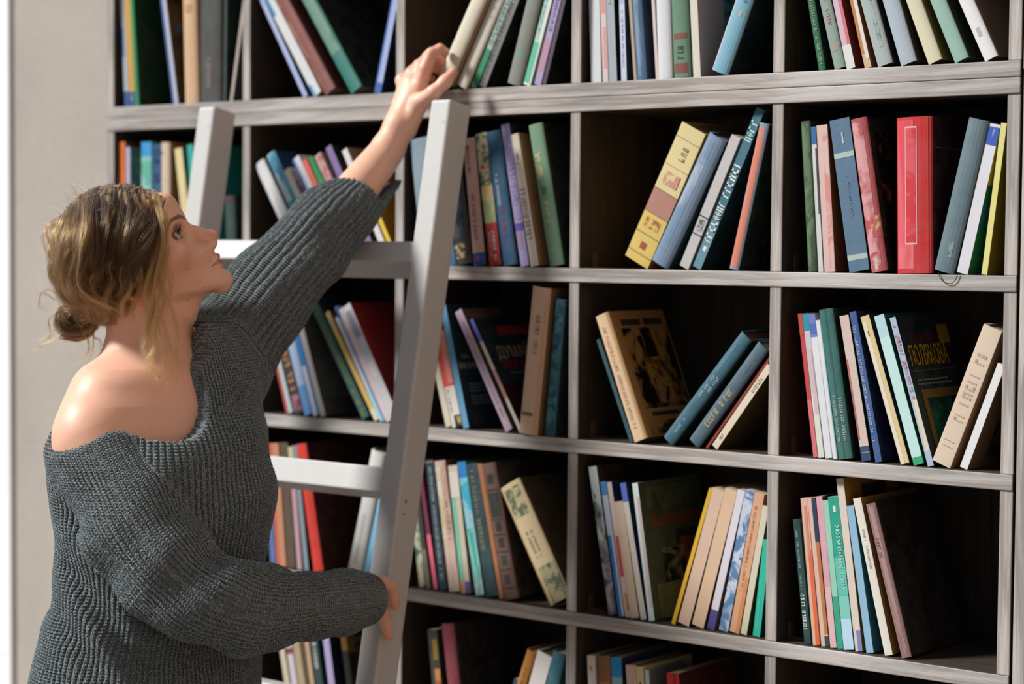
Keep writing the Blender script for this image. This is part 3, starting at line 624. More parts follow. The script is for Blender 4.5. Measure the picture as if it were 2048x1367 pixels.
B(3, 3,
 ('L', 892, 858, 690, 12, 'P', 'd6cdb6', 'cream booklet half behind the ladder', {}),
 ('L', 905, 867, 664, 21, 'P', 'ddd8cc', 'cream paperback with red upper spine', {'deco': [('b', .42, 1, 'e2452c'), ('b', .45, .98, 'dc8a7c', .45, .95), ('b', .0, .12, ('14282a', 'c0a060', 50), .35, 1), ('t', .15, .4, '8aa8c0', .25, .2)]}),
 ('L', 927, 878, 600, 12, 'P', '5a9ac0', 'blue spined book with navy cover and pale title', {'W': .165, 'cov': '07293c', 'h': .205, 'deco': [('C', 'ПРО', .08, .565, .011, '9a9a90'), ('C', 'РАЗУМ', .02, .49, .014, 'c0bcae'), ('l', .12, .6, .27, .35, '8ea0a8'), ('l', .12, .6, .18, .25, '8ea0a8')]}),
 ('L', 1012, 910, 625, 17, 'H0', 'b59dae', 'mauve hardcover leaning over the navy books', {'cov': '5c4638', 'W': .10, 'pages': '8a765c', 'deco': [('t', .1, .9, '9c86a0', .5, .25)]}),
 ('L', 1040, 940, 640, 8, 'P', 'd6cfc0', 'dark cover book titled in beige and red letters', {'W': .17, 'cov': '061f2a', 'deco': [('b', .8, 1, '5a6ac8'), ('b', .3, .55, 'c08c84'), ('c', .28, .75, .84, .92, 'a3181c'), ('c', .02, .9, .0, .42, ('0a0d18', '3a1410', 14, '7a4a30')), ('C', 'ДУМАЙ', .12, .68, .030, 'b49c80', 1., .8), ('C', 'КАК Я', .14, .57, .021, 'a80e34'), ('l', .2, .7, .49, .51, '8a8aa0')]}),
 ('R', 1075, 1103, 577, 37, 'H', 'd3ae90', 'beige worn hardcover leaning slightly', {'cov': '7a5836', 'deco': [('t', .55, .85, '8a6c54', .55, .22), ('b', .125, .15, '6f5a48', .15, .7), ('b', .0, 1, 'c39c7c', .78, 1)], 'inset': -.001}),
 ('R', 1110, 1133, 599, 21, 'H', '1b4f5f', 'dark teal patterned hardcover by the upright', {'deco': [('b', .02, .98, ('16424f', '33707a', 60, '5a8a80'))], 'W': .13, 'cov': '0c2c36', 'inset': .006}),
)
B(3, 4,
 ('L', 1260, 1193, 680, 8, 'P', '0f4a56', 'slim dark teal book behind the beige one', {'cov': '08222a'}),
 ('L', 1270, 1192, 634, 31, 'H', 'dcbb96', 'beige hardcover with ornate black and gold cover', {'cov': 'a8793c', 'W': .145, 'yaw': 0, 'deco': [('t', .1, .9, 'b39678', .42, .2), ('b', 0, 1, 'c69a66', .78, 1), ('c', .12, .97, .22, .86, ('a8793c', '0d0a05', 30, '0d0a05', .5, (1, 1, .6), .5)), ('c', .15, .5, .88, .93, '33220f'), ('c', .56, .9, .88, .93, '33220f'), ('c', .2, .7, .16, .19, '33220f'), ('c', .1, .9, .02, .12, ('a8793c', '33220f', 50)), ('c', .45, .55, .25, .5, 'a0713a', 2), ('c', .36, .66, .45, .62, ('a8793c', '6b3c18', 60), 2)]}),
 ('R', 1347, 1504, 681, 32, 'H', '2d6072', 'blue-teal hardcover leaning steeply, pale lettering', {'cov': '0b262e', 'pages': '7c4a2e', 'deco': [('t', .08, .22, '9ab4be', .55, .18), ('t', .42, .62, 'a8bcc2', .4, .2), ('t', .5, .62, 'c4ccd0', .7, .2), ('t', .66, .9, '7fa0b0', .35, .14)]}),
 ('R', 1399, 1556, 676, 32, 'H', '45606f', 'grey-blue leaning hardcover with golden lettering', {'cov': '141a1e', 'h': .19, 'deco': [('t', .12, .55, 'b0a068', .5, .4), ('t', .7, .9, '647d80', .5, .2)]}),
 ('R', 1415, 1562, 690, 6, 'P', '8a2a1c', 'thin brick red booklet between leaning books', {'h': .18, 'cov': '7a2414'}),
 ('R', 1434, 1572, 700, 16, 'P', 'e2d3bc', 'cream leaning book with olive cover', {'h': .160, 'cov': '5a4c26', 'deco': [('t', .66, .84, '8c8474', .5, .4), ('t', .1, .16, '6a6a60', .5, .4)]}),
)
B(3, 5,
 ('L', 1627, 1597, 627, 9, 'P', 'c03a3c', 'slim red book at the end', {'deco': [('b', 0, .4, 'd66a74'), ('b', .85, 1, 'b8432c')]}),
 ('L', 1637, 1605.5, 627, 12, 'P', 'c9c4c8', 'thin white book with teal head', {'deco': [('b', .88, 1, '1c90a0'), ('b', .0, .45, 'd8dcd0'), ('b', .3, .75, 'd0b8bc', .3, .9)]}),
 ('L', 1651, 1618, 628, 14, 'P', 'dcdfe6', 'white book with periwinkle head', {'deco': [('b', .84, 1, '6a7cc0'), ('b', .86, .93, '4868b8')]}),
 ('L', 1666, 1634, 640, 10, 'P', 'dfe0e0', 'narrow white book before thick green one', {'deco': [('b', .0, 1, '8ab4c0', .8, 1)]}),
 ('L', 1678, 1631, 621, 30, 'H', '2e6a64', 'thick dark green hardcover with silver lettering', {'cov': '06201a', 'deco': [('b', .0, 1, '235650', .42, .56), ('t', .12, .4, 'b4c6c0', .68, .18), ('t', .12, .43, 'a4bab4', .3, .16)]}),
 ('L', 1724, 1679, 632, 19, 'P', 'd2bcb4', 'dusty pink book with navy foot', {'deco': [('b', 0, .1, '173c6c'), ('b', .055, .06, 'a89860'), ('b', .15, .7, 'b8645c', 0, .16)], 'cov': '15231c'}),
 ('L', 1751, 1699, 624, 14, 'H0', '31588e', 'blue hardcover with white spine lettering', {'cov': '08224a', 'W': .15, 'deco': [('t', .14, .9, 'b3bcd8', .35, .4)]}),
 ('L', 1802, 1721, 634, 19, 'H0', 'dcc48e', 'cream and straw yellow book', {'cov': '12283c', 'deco': [('b', 0, .96, 'dfd8c6', .05, .5), ('b', .86, .9, '707878', .35, .5)], 'W': .15}),
 ('L', 1828, 1748, 633, 22, 'P', 'b4d6e0', 'pale aqua book with green cover', {'deco': [('b', 0, .05, '2ba078'), ('b', .05, .85, 'c0e2e0')], 'cov': '0a6a4c', 'W': .15}),
 ('L', 1856, 1779, 636, 18, 'P', 'a9bcd0', 'book with flaming yellow-red title and dark cover', {'W': .155, 'cov': '071f28', 'deco': [('b', .1, .45, 'd8d0b8', .3, 1), ('t', .45, .95, 'd86a78', .5, .55), ('C', 'ТАТЬЯНА', .15, .845, .0125, '8a1c24', 1.25), ('C', 'ПОЛЯКОВА', .06, .72, .0400, 'c89a14', 1., .52), ('C', 'ПОЛЯКОВА', .075, .695, .0330, 'a82a18', 1.2, .52) if 0 else ('c', .06, .95, .625, .63, '6a5a60'), ('l', .1, .9, .52, .57, '7a8c8c'), ('c', .12, .97, .44, .5, '6b5420'), ('c', .12, .2, .1, .44, '6b5420'), ('c', .2, .97, .05, .44, ('06302c', '0d5a4c', 26)), ('c', .72, .93, .8, .93, 'a8821c')]}),
 ('R', 1900, 2004, 663, 41, 'H0', 'd8c4ae', 'tan worn-spined thick book leaning back', {'cov': 'a88c6c', 'pages': 'b8a88c', 'deco': [('t', .32, .8, 'b8a496', .5, .5), ('b', .13, .134, '8a7868', .2, .8), ('b', .17, .174, '8a7868', .2, .8)]}),
 ('R', 1934, 2019, 720, 17, 'P', 'e3e4e4', 'white spined book with brown floral cover leaning', {'cov': '8a6c50', 'W': .14, 'deco': [('c', .3, .98, .1, .9, ('1c241c', '6c5a42', 40))]}),
)
B(4, 2,
 ('L', 541, 526, 890, 11, 'P', '5474a8', 'blue slim book beside the upright', {}),
 ('L', 554, 538, 886, 19, 'H0', 'c88a66', 'salmon and tan hardcover', {'deco': [('b', 0, 1, 'd0604a', 0, .35)], 'cov': '3a281c'}),
 ('L', 575, 559, 885, 17, 'H0', '5a4634', 'brown hardcover in shadow', {'cov': '2a2018'}),
 ('L', 595, 577, 893, 9, 'P', 'c49ca0', 'slim dusty pink booklet', {'deco': [('b', .72, 1, 'd0c49c')]}),
 ('L', 609, 592, 890, 9, 'P', '84929c', 'slim grey book before the red one', {'cov': '14384a'}),
 ('L', 628, 585, 890, 20, 'H0', 'e0301e', 'scarlet hardcover with broad dark red cover', {'cov': '3a0402', 'W': .185, 'deco': [('t', .2, .9, 'd8604a', .45, .25)]}),
 ('R', 722, 772, 908, 29, 'H', 'd8d8d4', 'white hardcover leaning behind the ladder', {'cov': '8a7c68', 'deco': [('t', .1, .5, 'a8a8a4', .5, .16)]}),
 ('R', 738, 788, 912, 14, 'P', '7fc0e4', 'light blue slim book leaning', {'cov': '2a6a9c'}),
)
B(4, 3,
 ('L', 839, 800, 915, 13, 'P', '6a7a5c', 'mottled green and white book by the ladder', {'deco': [('b', .0, .9, ('4a5c44', 'b8c4ac', 26, '2a2420')), ('b', .0, .2, 'c8b088', .1, .5)]}),
 ('L', 853, 817, 918, 8, 'P', '7a6a58', 'thin brown-grey booklet', {'deco': [('b', .3, 1, '2a2a24')]}),
 ('L', 868, 833, 918, 8, 'P', '6a1c3c', 'thin crimson booklet with pink foot', {'deco': [('b', 0, .42, 'e0647c')]}),
 ('L', 879, 851, 921, 16, 'H0', '0d2f3e', 'dark navy book with long white lettering', {'cov': '061a22', 'deco': [('t', .06, .95, 'a3b4b4', .5, .35), ('b', .98, 1, '5a6a70')]}),
 ('L', 899, 869, 922, 22, 'P', 'cdb4a4', 'cream and pink scuffed paperback', {'deco': [('b', .0, .99, ('cdb4a4', 'b89484', 30, None, .5, (1, 1, .4)), .4, 1), ('b', .4, .95, ('d8cfc0', 'c8b890', 30), 0, .4), ('t', .4, .7, 'a08460', .68, .2)], 'cov': '4a3a2c'}),
 ('L', 923, 896, 931, 19, 'P', 'c9bca8', 'mint and cream book with violet foot', {'deco': [('b', .1, .75, '74bfa4', 0, .45), ('b', 0, .09, '5a4c94', .5, 1), ('b', .0, .1, 'c49060', 0, .45), ('b', .75, .95, 'd6cfc4')], 'cov': '6a6a4c'}),
 ('L', 952, 915, 924, 17, 'P', '8fc8cc', 'cyan paperback with bright blue head', {'deco': [('b', .88, 1, '0c7cc0'), ('b', .5, .88, ('3aa8c0', '8fc4d4', 30)), ('b', 0, .5, ('b4d8d4', '34a89c', 20, None, .5, (1, 1, .3))), ('t', .45, .62, 'dfeeee', .6, .3)], 'cov': '0c6a5a'}),
 ('L', 973, 938, 927, 24, 'H0', '183a40', 'dark teal hardcover with gilt lettering', {'cov': '0a2226', 'deco': [('t', .35, .95, '94865c', .42, .28)]}),
 ('L', 999, 957, 927, 9, 'P', 'a4673a', 'thin copper brown book', {}),
 ('L', 1010, 971, 927, 30, 'H', '5f4238', 'brown ornate hardcover with round dark stamps', {'cov': '2a1c0e', 'W': .17, 'deco': [('b', .6, .78, '1c1810', .2, .85)]+[('b', v, v+.07, '241c14', .36, .68) for v in (.11, .25, .38, .5, .85)]+[('b', v, v+.006, '2a201a', .15, .85) for v in (.08, .215, .345, .47, .585, .8)]+[('c', .2, .7, .2, .45, ('3a2a10', '5a3c14', 16)), ('c', .1, .5, .55, .7, ('2a1c0e', '6b4018', 20))]}),
 ('L', 1132, 1020, 997, 56, 'H', 'cbb78f', 'thick cream hardcover with grey-green ornaments leaning', {'h': .205, 'cov': '4a3c1e', 'W': .13, 'deco': [('b', .72, .96, ('5c6450', 'b8ad86', 60), .18, .85), ('b', 0, .3, ('5c6450', 'a8a078', 50), .25, .95), ('t', .38, .6, '6a6448', .4, .1), ('t', .38, .6, '8a7f64', .6, .1), ('b', 0, 1, 'b0905c', 0, .1)]}),
)
B(4, 4,
 ('L', 1218, 1177, 933, 17, 'P', '9aa4a4', 'tall black and white picture-spined magazine book', {'cov': '241c12', 'W': .16, 'deco': [('b', .0, .5, ('3c4850', 'a8a0a8', 30, '8a8c90')), ('b', .5, 1, ('d0dcd8', '3a5450', 40, None, .5, (1, 1, .6), .55))]}),
 ('L', 1238, 1200.5, 963, 12, 'P', 'c4cce0', 'slim white book with blue lower spine', {'deco': [('b', .0, .6, '1a78c0', 0, .55), ('b', .9, 1, '4a90d0')], 'cov': '0a2c5c'}),
 ('L', 1251, 1214, 964, 10, 'P', 'd8c8c4', 'thin white book with red streak', {'deco': [('b', .3, .6, 'c8444c', .2, .9), ('b', .05, .18, ('c86a34', 'c8a834', 60), .5, 1)], 'cov': '0d2350'}),
 ('L', 1261, 1229, 1003, 18, 'P', 'd6bfa4', 'short cream paperback without title', {'cov': '6a5a48'}),
 ('L', 1282, 1239, 966, 12, 'P', 'dcd4cc', 'white slim book with blue head and paper front', {'cov': '0d2c60', 'deco': [('b', .86, 1, '5a72c8'), ('b', .0, .86, 'd8d0c4')]}),
 ('L', 1298, 1264, 966, 12, 'P', 'cfe0dc', 'pale book with portrait of bearded figure cover', {'cov': '3c4a34', 'W': .17, 'deco': [('b', .5, .66, 'c03038', .0, .4) if 0 else ('b', .1, .9, 'd0b4b0', .5, .9), ('c', .12, .95, .72, .745, '7a3024'), ('c', .12, .95, .67, .7, '7a3024'), ('c', .1, .9, .78, .96, ('3c4a34', '5a6448', 16)), ('c', .5, .92, .25, .62, '160c08'), ('c', .55, .85, .28, .56, ('7a4a34', '5a2c1c', 26), 2), ('c', .25, .6, .1, .5, ('8a8060', '1c2018', 20)), ('c', .1, .5, .0, .25, ('5a6448', '7a7850', 14))]}),
 ('R', 1350, 1430, 980, 8, 'P', 'd8a818', 'thin yellow book leaning beside blank page block', {'cov': '8a6a10', 'W': .14}),
 ('R', 1378, 1453, 985, 24, 'P', 'd4b49c', 'book turned page-edge outward next to yellow', {'cov': '3a2a20', 'W': .13}),
 ('R', 1407, 1478, 985, 25, 'P', 'd8b698', 'peach page block leaning between two books', {'cov': '4a3024', 'W': .13}),
 ('R', 1428, 1494, 984, 15, 'P', 'd8d4dc', 'white slim book with purple foot leaning', {'cov': '8a7a70', 'deco': [('b', 0, .14, '4a3c88')], 'W': .13}),
 ('R', 1456, 1512, 984, 19, 'P', '7f96b8', 'blue and white marbled leaning book', {'deco': [('b', 0, 1, ('5a80a8', 'c4cee0', 30, '2a5080'))], 'cov': '0e2a34'}),
 ('R', 1478, 1533, 990, 20, 'P', 'd8a27c', 'peach orange leaning book with faint lettering', {'deco': [('t', .3, .9, '9a7860', .4, .2), ('b', .0, .4, 'd08850', .6, 1)], 'W': .12}),
 ('R', 1493, 1541, 1014, 13, 'P', 'd4ccb4', 'cream slim leaning book with green edge', {'cov': '4a5a30', 'W': .12}),
 ('R', 1517, 1551, 1090, 15, 'P', '12b89c', 'turquoise book leaning on the upright', {'cov': '08584c', 'W': .12, 'h': .166, 'deco': [('t', .1, .6, 'a0e4d8', .45, .14)]}),
)
B(4, 5,
 ('L', 1609, 1586, 1038, 14, 'H0', '0c3c3a', 'short dark teal book with white lettering', {'deco': [('t', .12, .4, 'd8e4e0', .4, .5), ('t', .4, .92, '8ab0ac', .4, .3)]}),
 ('L', 1626, 1602, 996, 14, 'P', 'd8b09c', 'peach and orange streaked book', {'deco': [('b', 0, .65, 'e2622c', .45, .95), ('b', .6, .95, 'd08470', .4, .8)]}),
 ('L', 1643, 1614, 995, 16, 'P', 'dcb4a4', 'pink spined book with navy and orange cover', {'cov': 'b0703c', 'deco': [('b', .7, 1, '0c3450', .5, 1), ('b', .08, .7, 'b8703c', .55, 1), ('b', 0, .07, '0d4444', .5, 1)]}),
 ('L', 1661, 1639, 992, 13, 'P', 'd8a0b0', 'bubblegum pink slim book', {'deco': [('b', 0, .4, 'dcb4b4')], 'cov': '5a1020'}),
 ('L', 1675, 1643, 1000, 12, 'P', '28a080', 'jade green slim book', {'deco': [('b', .35, 1, '94ccb8')]}),
 ('L', 1688, 1654, 993, 21, 'P', '7cc8bc', 'teal fading to pale aqua paperback, white lettering', {'deco': [('b', .6, 1, '14a088'), ('b', .35, .6, '5cc0ac'), ('b', 0, .2, 'b8d8ec'), ('t', .4, .82, 'd8f0ea', .62, .35), ('b', .9, .94, 'd8ece4', .4, .65)], 'cov': '0c7864'}),
 ('L', 1711, 1670, 957, 15, 'P', 'd8ccc0', 'tall cream book with mustard cover rising behind', {'cov': 'a06c0c', 'W': .16, 'deco': [('b', 0, .12, '7a80b8', .4, 1), ('c', .3, .75, .86, .95, '2c2008')]}),
 ('L', 1733, 1692, 1011, 15, 'P', '8cb8d4', 'powder blue book with deep blue edge', {'cov': '046a90'}),
 ('L', 1770, 1706, 997, 17, 'H0', 'e0dcd0', 'cream hardcover with tan board', {'cov': 'a8783c', 'W': .165, 'deco': [('t', .55, .8, 'a8a498', .5, .25)]}),
 ('L', 1804, 1732, 1008, 22, 'H', '8a6864', 'rosy brown hardcover with very dark broad cover', {'cov': '1c120e', 'W': .165, 'deco': [('b', .02, .98, ('8a6864', 'a88884', 20, None, .5, (1, 1, .2)), .3, .7), ('t', .65, .78, '5a4040', .4, .25)]}),
)
B(5, 2,
 ('L', 580, 557, 1286, 11, 'P', 'd2c4a8', 'cream book under the elbow', {'cov': '3a4a30', 'h': .195}),
 ('L', 594, 571, 1285, 12, 'P', 'cfc6d0', 'white and red patched slim book', {'h': .196, 'deco': [('b', .85, .9, '8a2c3c'), ('b', .6, .65, '8a2c3c')]}),
 ('L', 608, 585, 1283, 14, 'P', 'b09c7c', 'tan book with grey-green picture', {'h': .196, 'deco': [('b', .85, .98, ('b09c7c', '3c5a58', 40))]}),
 ('L', 624, 600, 1268, 16, 'H0', 'c8a484', 'beige spined hardcover with olive board', {'h': .2, 'deco': [('b', 0, 1, '4c4218', 0, .5)]}),
 ('L', 642, 619, 1263, 15, 'H0', '0a3a3a', 'dark teal hardcover with bold white lettering', {'h': .2, 'deco': [('t', .5, .88, 'd0d4d4', .45, .45)]}),
 ('L', 668, 643, 1254, 13, 'P', 'b8aed8', 'lavender slim book with navy cover', {'h': .204, 'cov': '101438', 'W': .15, 'deco': [('b', .0, .2, 'c0b080')]}),
 ('L', 705, 680, 1262, 12, 'H0', '18120c', 'black book with yellow-framed label cover', {'h': .2, 'cov': '1a1008', 'W': .17, 'deco': [('b', .7, .9, '8a6414'), ('c', .0, 1, .68, .9, '6a4c10'), ('c', .1, 1, .7, .77, '10241c', 2), ('c', .1, 1, .8, .87, '10241c', 2)]}),
)
B(5, 3,
 ('L', 876, 857, 1281, 19, 'P', '2c2a1c', 'black and yellow book with orange figure', {'h': .2, 'deco': [('b', .75, .92, '8a6a0c', .4, .9), ('b', .55, .68, ('c08450', 'a03a20', 50), .4, 1)]}),
 ('L', 912, 882, 1234, 26, 'H', '7c2c38', 'maroon hardcover with plain dark cover', {'h': .215, 'cov': '190504', 'W': .16}),
 ('R', 985, 1050, 1330, 8, 'P', '0d3448', 'thin navy book slumped behind ochre one', {'h': .15}),
 ('R', 1006, 1081, 1277, 20, 'H', 'a86c18', 'ochre hardcover with dark lettering leaning', {'h': .2, 'cov': '4a2c0c', 'deco': [('t', .45, .85, '4c380c', .5, .2)]}),
 ('R', 1045, 1109, 1298, 31, 'H0', 'd4ccc8', 'broad white hardcover leaning', {'h': .195, 'cov': '3a4a44', 'pages': '7a6a44'}),
 ('R', 1082, 1133, 1282, 26, 'H', '0c5a68', 'petrol blue hardcover by the upright', {'h': .2, 'deco': [('b', .6, .66, '6a7a40', .3, .6)]}),
)
B(5, 4,
 ('L', 1184, 1174, 1302, 16, 'P', 'd8c8c0', 'white book with yellow emblem', {'h': .2, 'deco': [('b', .88, .92, 'b49c3c', .2, .6), ('t', .4, .75, '8a8a88', .5, .4)]}),
 ('L', 1206, 1195, 1293, 25, 'H', '86552c', 'saddle brown hardcover with gilt line', {'h': .203, 'deco': [('b', .78, .8, 'a8743c'), ('b', .75, .76, 'a8743c')], 'cov': '3c2410'}),
 ('L', 1234, 1221, 1294, 21, 'P', '3aa0bc', 'cyan book with bright blue head', {'h': .203, 'deco': [('b', .86, 1, '0c8cc8'), ('b', .75, .85, '84b8c8')], 'cov': '082c44', 'W': .16}),
 ('L', 1268, 1250, 1310, 21, 'P', 'dcb49c', 'peach blank-spined paperback', {'h': .195, 'cov': '6a2018'}),
 ('L', 1290, 1271, 1313, 14, 'P', 'd8cc8c', 'straw yellow book with black mark', {'h': .195, 'deco': [('b', .82, .88, '3a342c', .3, .6)]}),
 ('L', 1305, 1288, 1318, 9, 'P', 'c8d0d8', 'white spined book with grey round emblem cover', {'h': .192, 'cov': '6a706c', 'W': .1, 'deco': [('c', .3, .9, .5, .85, ('6a706c', '7a5a5a', 20))]}),
 ('L', 1350, 1331, 1316, 25, 'P', 'c8181c', 'bright red paperback with dark red cover', {'h': .193, 'cov': '4a0808', 'W': .165, 'deco': [('b', 0, 1, '8a1014', .55, .75), ('c', .1, .8, .1, .6, ('4a0808', '5a4a10', 20))]}),
)
B(5, 5,
 ('L', 1668, 1655, 1358, 16, 'P', 'b09a92', 'pinkish slim book just entering the frame', {'h': .178, 'W': .14, 'cov': '6a5040'}),
 ('L', 1690, 1683, 1353, 60, 'H', 'e01c24', 'bright red thick book, only its head showing', {'h': .185, 'W': .17, 'cov': 'a8080c'}),
)

resolve()
for g in BK: build_book(g)

# ribbon marker hanging from the slate book in the fifth compartment
for o in list(COL.objects):
    if str(o.get('label', '')).startswith('slate grey cloth hardcover'):
        pts = [atY(x, y, -.0045) for x, y in [(1877, 545), (1879, 552), (1884, 560), (1890, 565), (1897, 567), (1904, 566), (1910, 561), (1914, 553), (1916, 546)]]
        V = []; Fc = []
        for i, p in enumerate(pts):
            t_ = pts[min(i+1, len(pts)-1)]-pts[max(i-1, 0)]; t_ /= np.linalg.norm(t_); n_ = np.cross(t_, [0, 1, 0])
            for a in range(6): V.append(p+(n_*math.cos(a*math.pi/3)+np.array([0, 1, 0])*math.sin(a*math.pi/3))*.0006)
        for i in range(len(pts)-1):
            for a in range(6): Fc.append((i*6+a, i*6+(a+1) % 6, i*6+6+(a+1) % 6, i*6+6+a))
        bpy.context.view_layer.update()
        r_ = mesh_obj('ribbon_marker', V, Fc, mflat('2c2420'), o); r_.matrix_parent_inverse = o.matrix_world.inverted()

# ------------------------------------------------------------------ implicit-surface modelling for the figure
def nrm(v): v = np.asarray(v, float); return v/np.linalg.norm(v)
def smin(a, b, k):
    if a is None: return b
    h = np.clip(.5+.5*(b-a)/k, 0, 1); return b+(a-b)*h-k*h*(1-h)
def smax(a, b, k): return -smin(-a, -b, k)
def rcone(p, a, b, ra, rb):
    a = np.asarray(a, float); b = np.asarray(b, float); ba = b-a; L2 = ba@ba
    t = np.clip(((p-a)@ba)/L2, 0, 1); d = p-a-t[:, None]*ba
    return np.sqrt((d*d).sum(1))-(ra+(rb-ra)*t)
def sph(p, c, r): d = p-np.asarray(c); return np.sqrt((d*d).sum(1))-r
def ell(p, c, R3, r):
    """ellipsoid, rows of R3 are its axes"""
    q = (p-np.asarray(c))@np.asarray(R3).T; r = np.asarray(r, float)
    k0 = np.sqrt(((q/r)**2).sum(1)); k1 = np.sqrt(((q/(r*r))**2).sum(1)); return k0*(k0-1)/np.maximum(k1, 1e-9)
def chain(p, pts, k=.01):
    d = None
    for (a, ra), (b, rb) in zip(pts, pts[1:]): d = smin(d, rcone(p, a, b, ra, rb), k)
    return d
def nets(f, lo, hi, h, n=16):
    lo = np.asarray(lo, float); dim = np.ceil((np.asarray(hi)-lo)/h).astype(int)+1
    nb = (dim+n-1)//n
    G = np.stack(np.meshgrid(*[np.arange(k) for k in nb], indexing='ij'), -1).reshape(-1, 3)
    cen = lo+(G*n+n/2)*h
    dc = f(cen); rad = n*h*.5*math.sqrt(3)
    G = G[np.abs(dc) < rad*1.25+.004]
    S = np.array([1, dim[0]+n+4, (dim[0]+n+4)*(dim[1]+n+4)], dtype=np.int64)
    m = n+1
    I = np.stack(np.meshgrid(*[np.arange(m)]*3, indexing='ij'), -1).reshape(-1, 3)
    vid, vco, quads = [], [], []
    off = np.array([[i, j, k] for i in (0, 1) for j in (0, 1) for k in (0, 1)])
    B_ = 24
    for s in range(0, len(G), B_):
        Gb = G[s:s+B_]
        P = lo+(Gb[:, None, :]*n+I[None])*h
        Vv = f(P.reshape(-1, 3)).reshape(len(Gb), m, m, m)
        for g, A in zip(Gb, Vv):
            if A.min() > 0 or A.max() < 0: continue
            C8 = np.stack([A[o[0]:o[0]+n, o[1]:o[1]+n, o[2]:o[2]+n] for o in off], -1)
            act = (C8.min(-1) < 0) & (C8.max(-1) >= 0)
            ci = np.argwhere(act)
            if not len(ci): continue
            c8 = C8[act]
            acc = np.zeros((len(ci), 3)); cnt = np.zeros(len(ci))
            for a in range(8):
                for ax in range(3):
                    b = a | (4 >> ax)
                    if b == a: continue
                    va, vb = c8[:, a], c8[:, b]; cr = (va < 0) != (vb < 0)
                    t = np.where(cr, va/np.where(cr, va-vb, 1), 0)
                    pt = off[a][None]+t[:, None]*(off[b]-off[a])[None]
                    acc += np.where(cr[:, None], pt, 0); cnt += cr
            co = lo+(g*n+ci+acc/cnt[:, None])*h
            vid.append(((g*n+ci+2)*S).sum(1)); vco.append(co)
            for ax in range(3):
                o = [0, 0, 0]; o[ax] = 1
                A0 = A[:n, :n, :n]; A1 = A[o[0]:o[0]+n, o[1]:o[1]+n, o[2]:o[2]+n]
                cr = (A0 < 0) != (A1 < 0); e = np.argwhere(cr)
                if not len(e): continue
                sg = A0[cr] < 0
                u, v = (ax+1) % 3, (ax+2) % 3; base = g*n+e+2
                def cid(du, dv):
                    q = base.copy(); q[:, u] += du; q[:, v] += dv; return (q*S).sum(1)
                Q = np.stack([cid(-1, -1), cid(0, -1), cid(0, 0), cid(-1, 0)], 1)
                Q[~sg] = Q[~sg][:, ::-1]; quads.append(Q)
    vid = np.concatenate(vid); vco = np.concatenate(vco); Q = np.concatenate(quads)
    o = np.argsort(vid); sv = vid[o]; ix = np.searchsorted(sv, Q); ix = np.clip(ix, 0, len(sv)-1)
    ok = (sv[ix] == Q).all(1); return vco, o[ix[ok]]
def np_mesh(name, V, Q, mat, parent=None, smooth=True):
    me = bpy.data.meshes.new(name); k = Q.shape[1]
    me.vertices.add(len(V)); me.vertices.foreach_set('co', V.astype(np.float32).ravel())
    me.loops.add(Q.size); me.loops.foreach_set('vertex_index', Q.astype(np.int32).ravel())
    me.polygons.add(len(Q)); me.polygons.foreach_set('loop_start', np.arange(0, Q.size, k, dtype=np.int32))
    me.polygons.foreach_set('loop_total', np.full(len(Q), k, dtype=np.int32))
    if smooth: me.polygons.foreach_set('use_smooth', np.ones(len(Q), dtype=bool))
    me.update(calc_edges=True); me.materials.append(mat)
    o = bpy.data.objects.new(name, me); COL.objects.link(o)
    if parent: o.parent = parent
    return o
def attr(o, name, data, typ='FLOAT_COLOR'):
    a = o.data.attributes.new(name, typ, 'POINT')
    a.data.foreach_set('color' if typ == 'FLOAT_COLOR' else 'vector', np.asarray(data, dtype=np.float32).ravel())

# ------------------------------------------------------------------ the woman
ZH = 2.90
d0 = nrm(ray(300, 520)); ax_a = nrm(np.cross(d0, [0, 0, 1])); ax_u = np.cross(ax_a, d0)
TILT = R(37.7); YW = R(7)
HO = dep(243, 496, ZH)
f0 = math.cos(TILT)*ax_a+math.sin(TILT)*ax_u; u_ = -math.sin(TILT)*ax_a+math.cos(TILT)*ax_u
hf = math.cos(YW)*f0-math.sin(YW)*d0; hl = math.cos(YW)*d0+math.sin(YW)*f0; hu = u_
HM = np.stack([hf, hl, hu])             # rows
CMU = .01
def tohead(p): return (p-HO)@HM.T/CMU
def fromhead(q): return HO+(np.asarray(q, float)*CMU)@HM
def loc2(px, py):
    """photo point on the mid-plane -> head x,z in cm"""
    r = ray(px, py); n = hl; t = ((HO-CAM)@n)/(r@n); q = tohead((CAM+r*t)[None])[0]; return q[0], q[2]
prof = [(352, 400), (357, 410), (364, 421), (369, 431), (375.5, 440), (388, 448), (399, 458), (409, 470), (421, 482), (429, 489), (432, 492), (437, 499), (440, 506), (441, 512), (443, 518), (446, 526), (449, 533), (455, 540), (462, 549), (465.5, 558), (464, 567), (458, 576)]
PF = sorted([loc2(*p) for p in prof], key=lambda q: q[1])
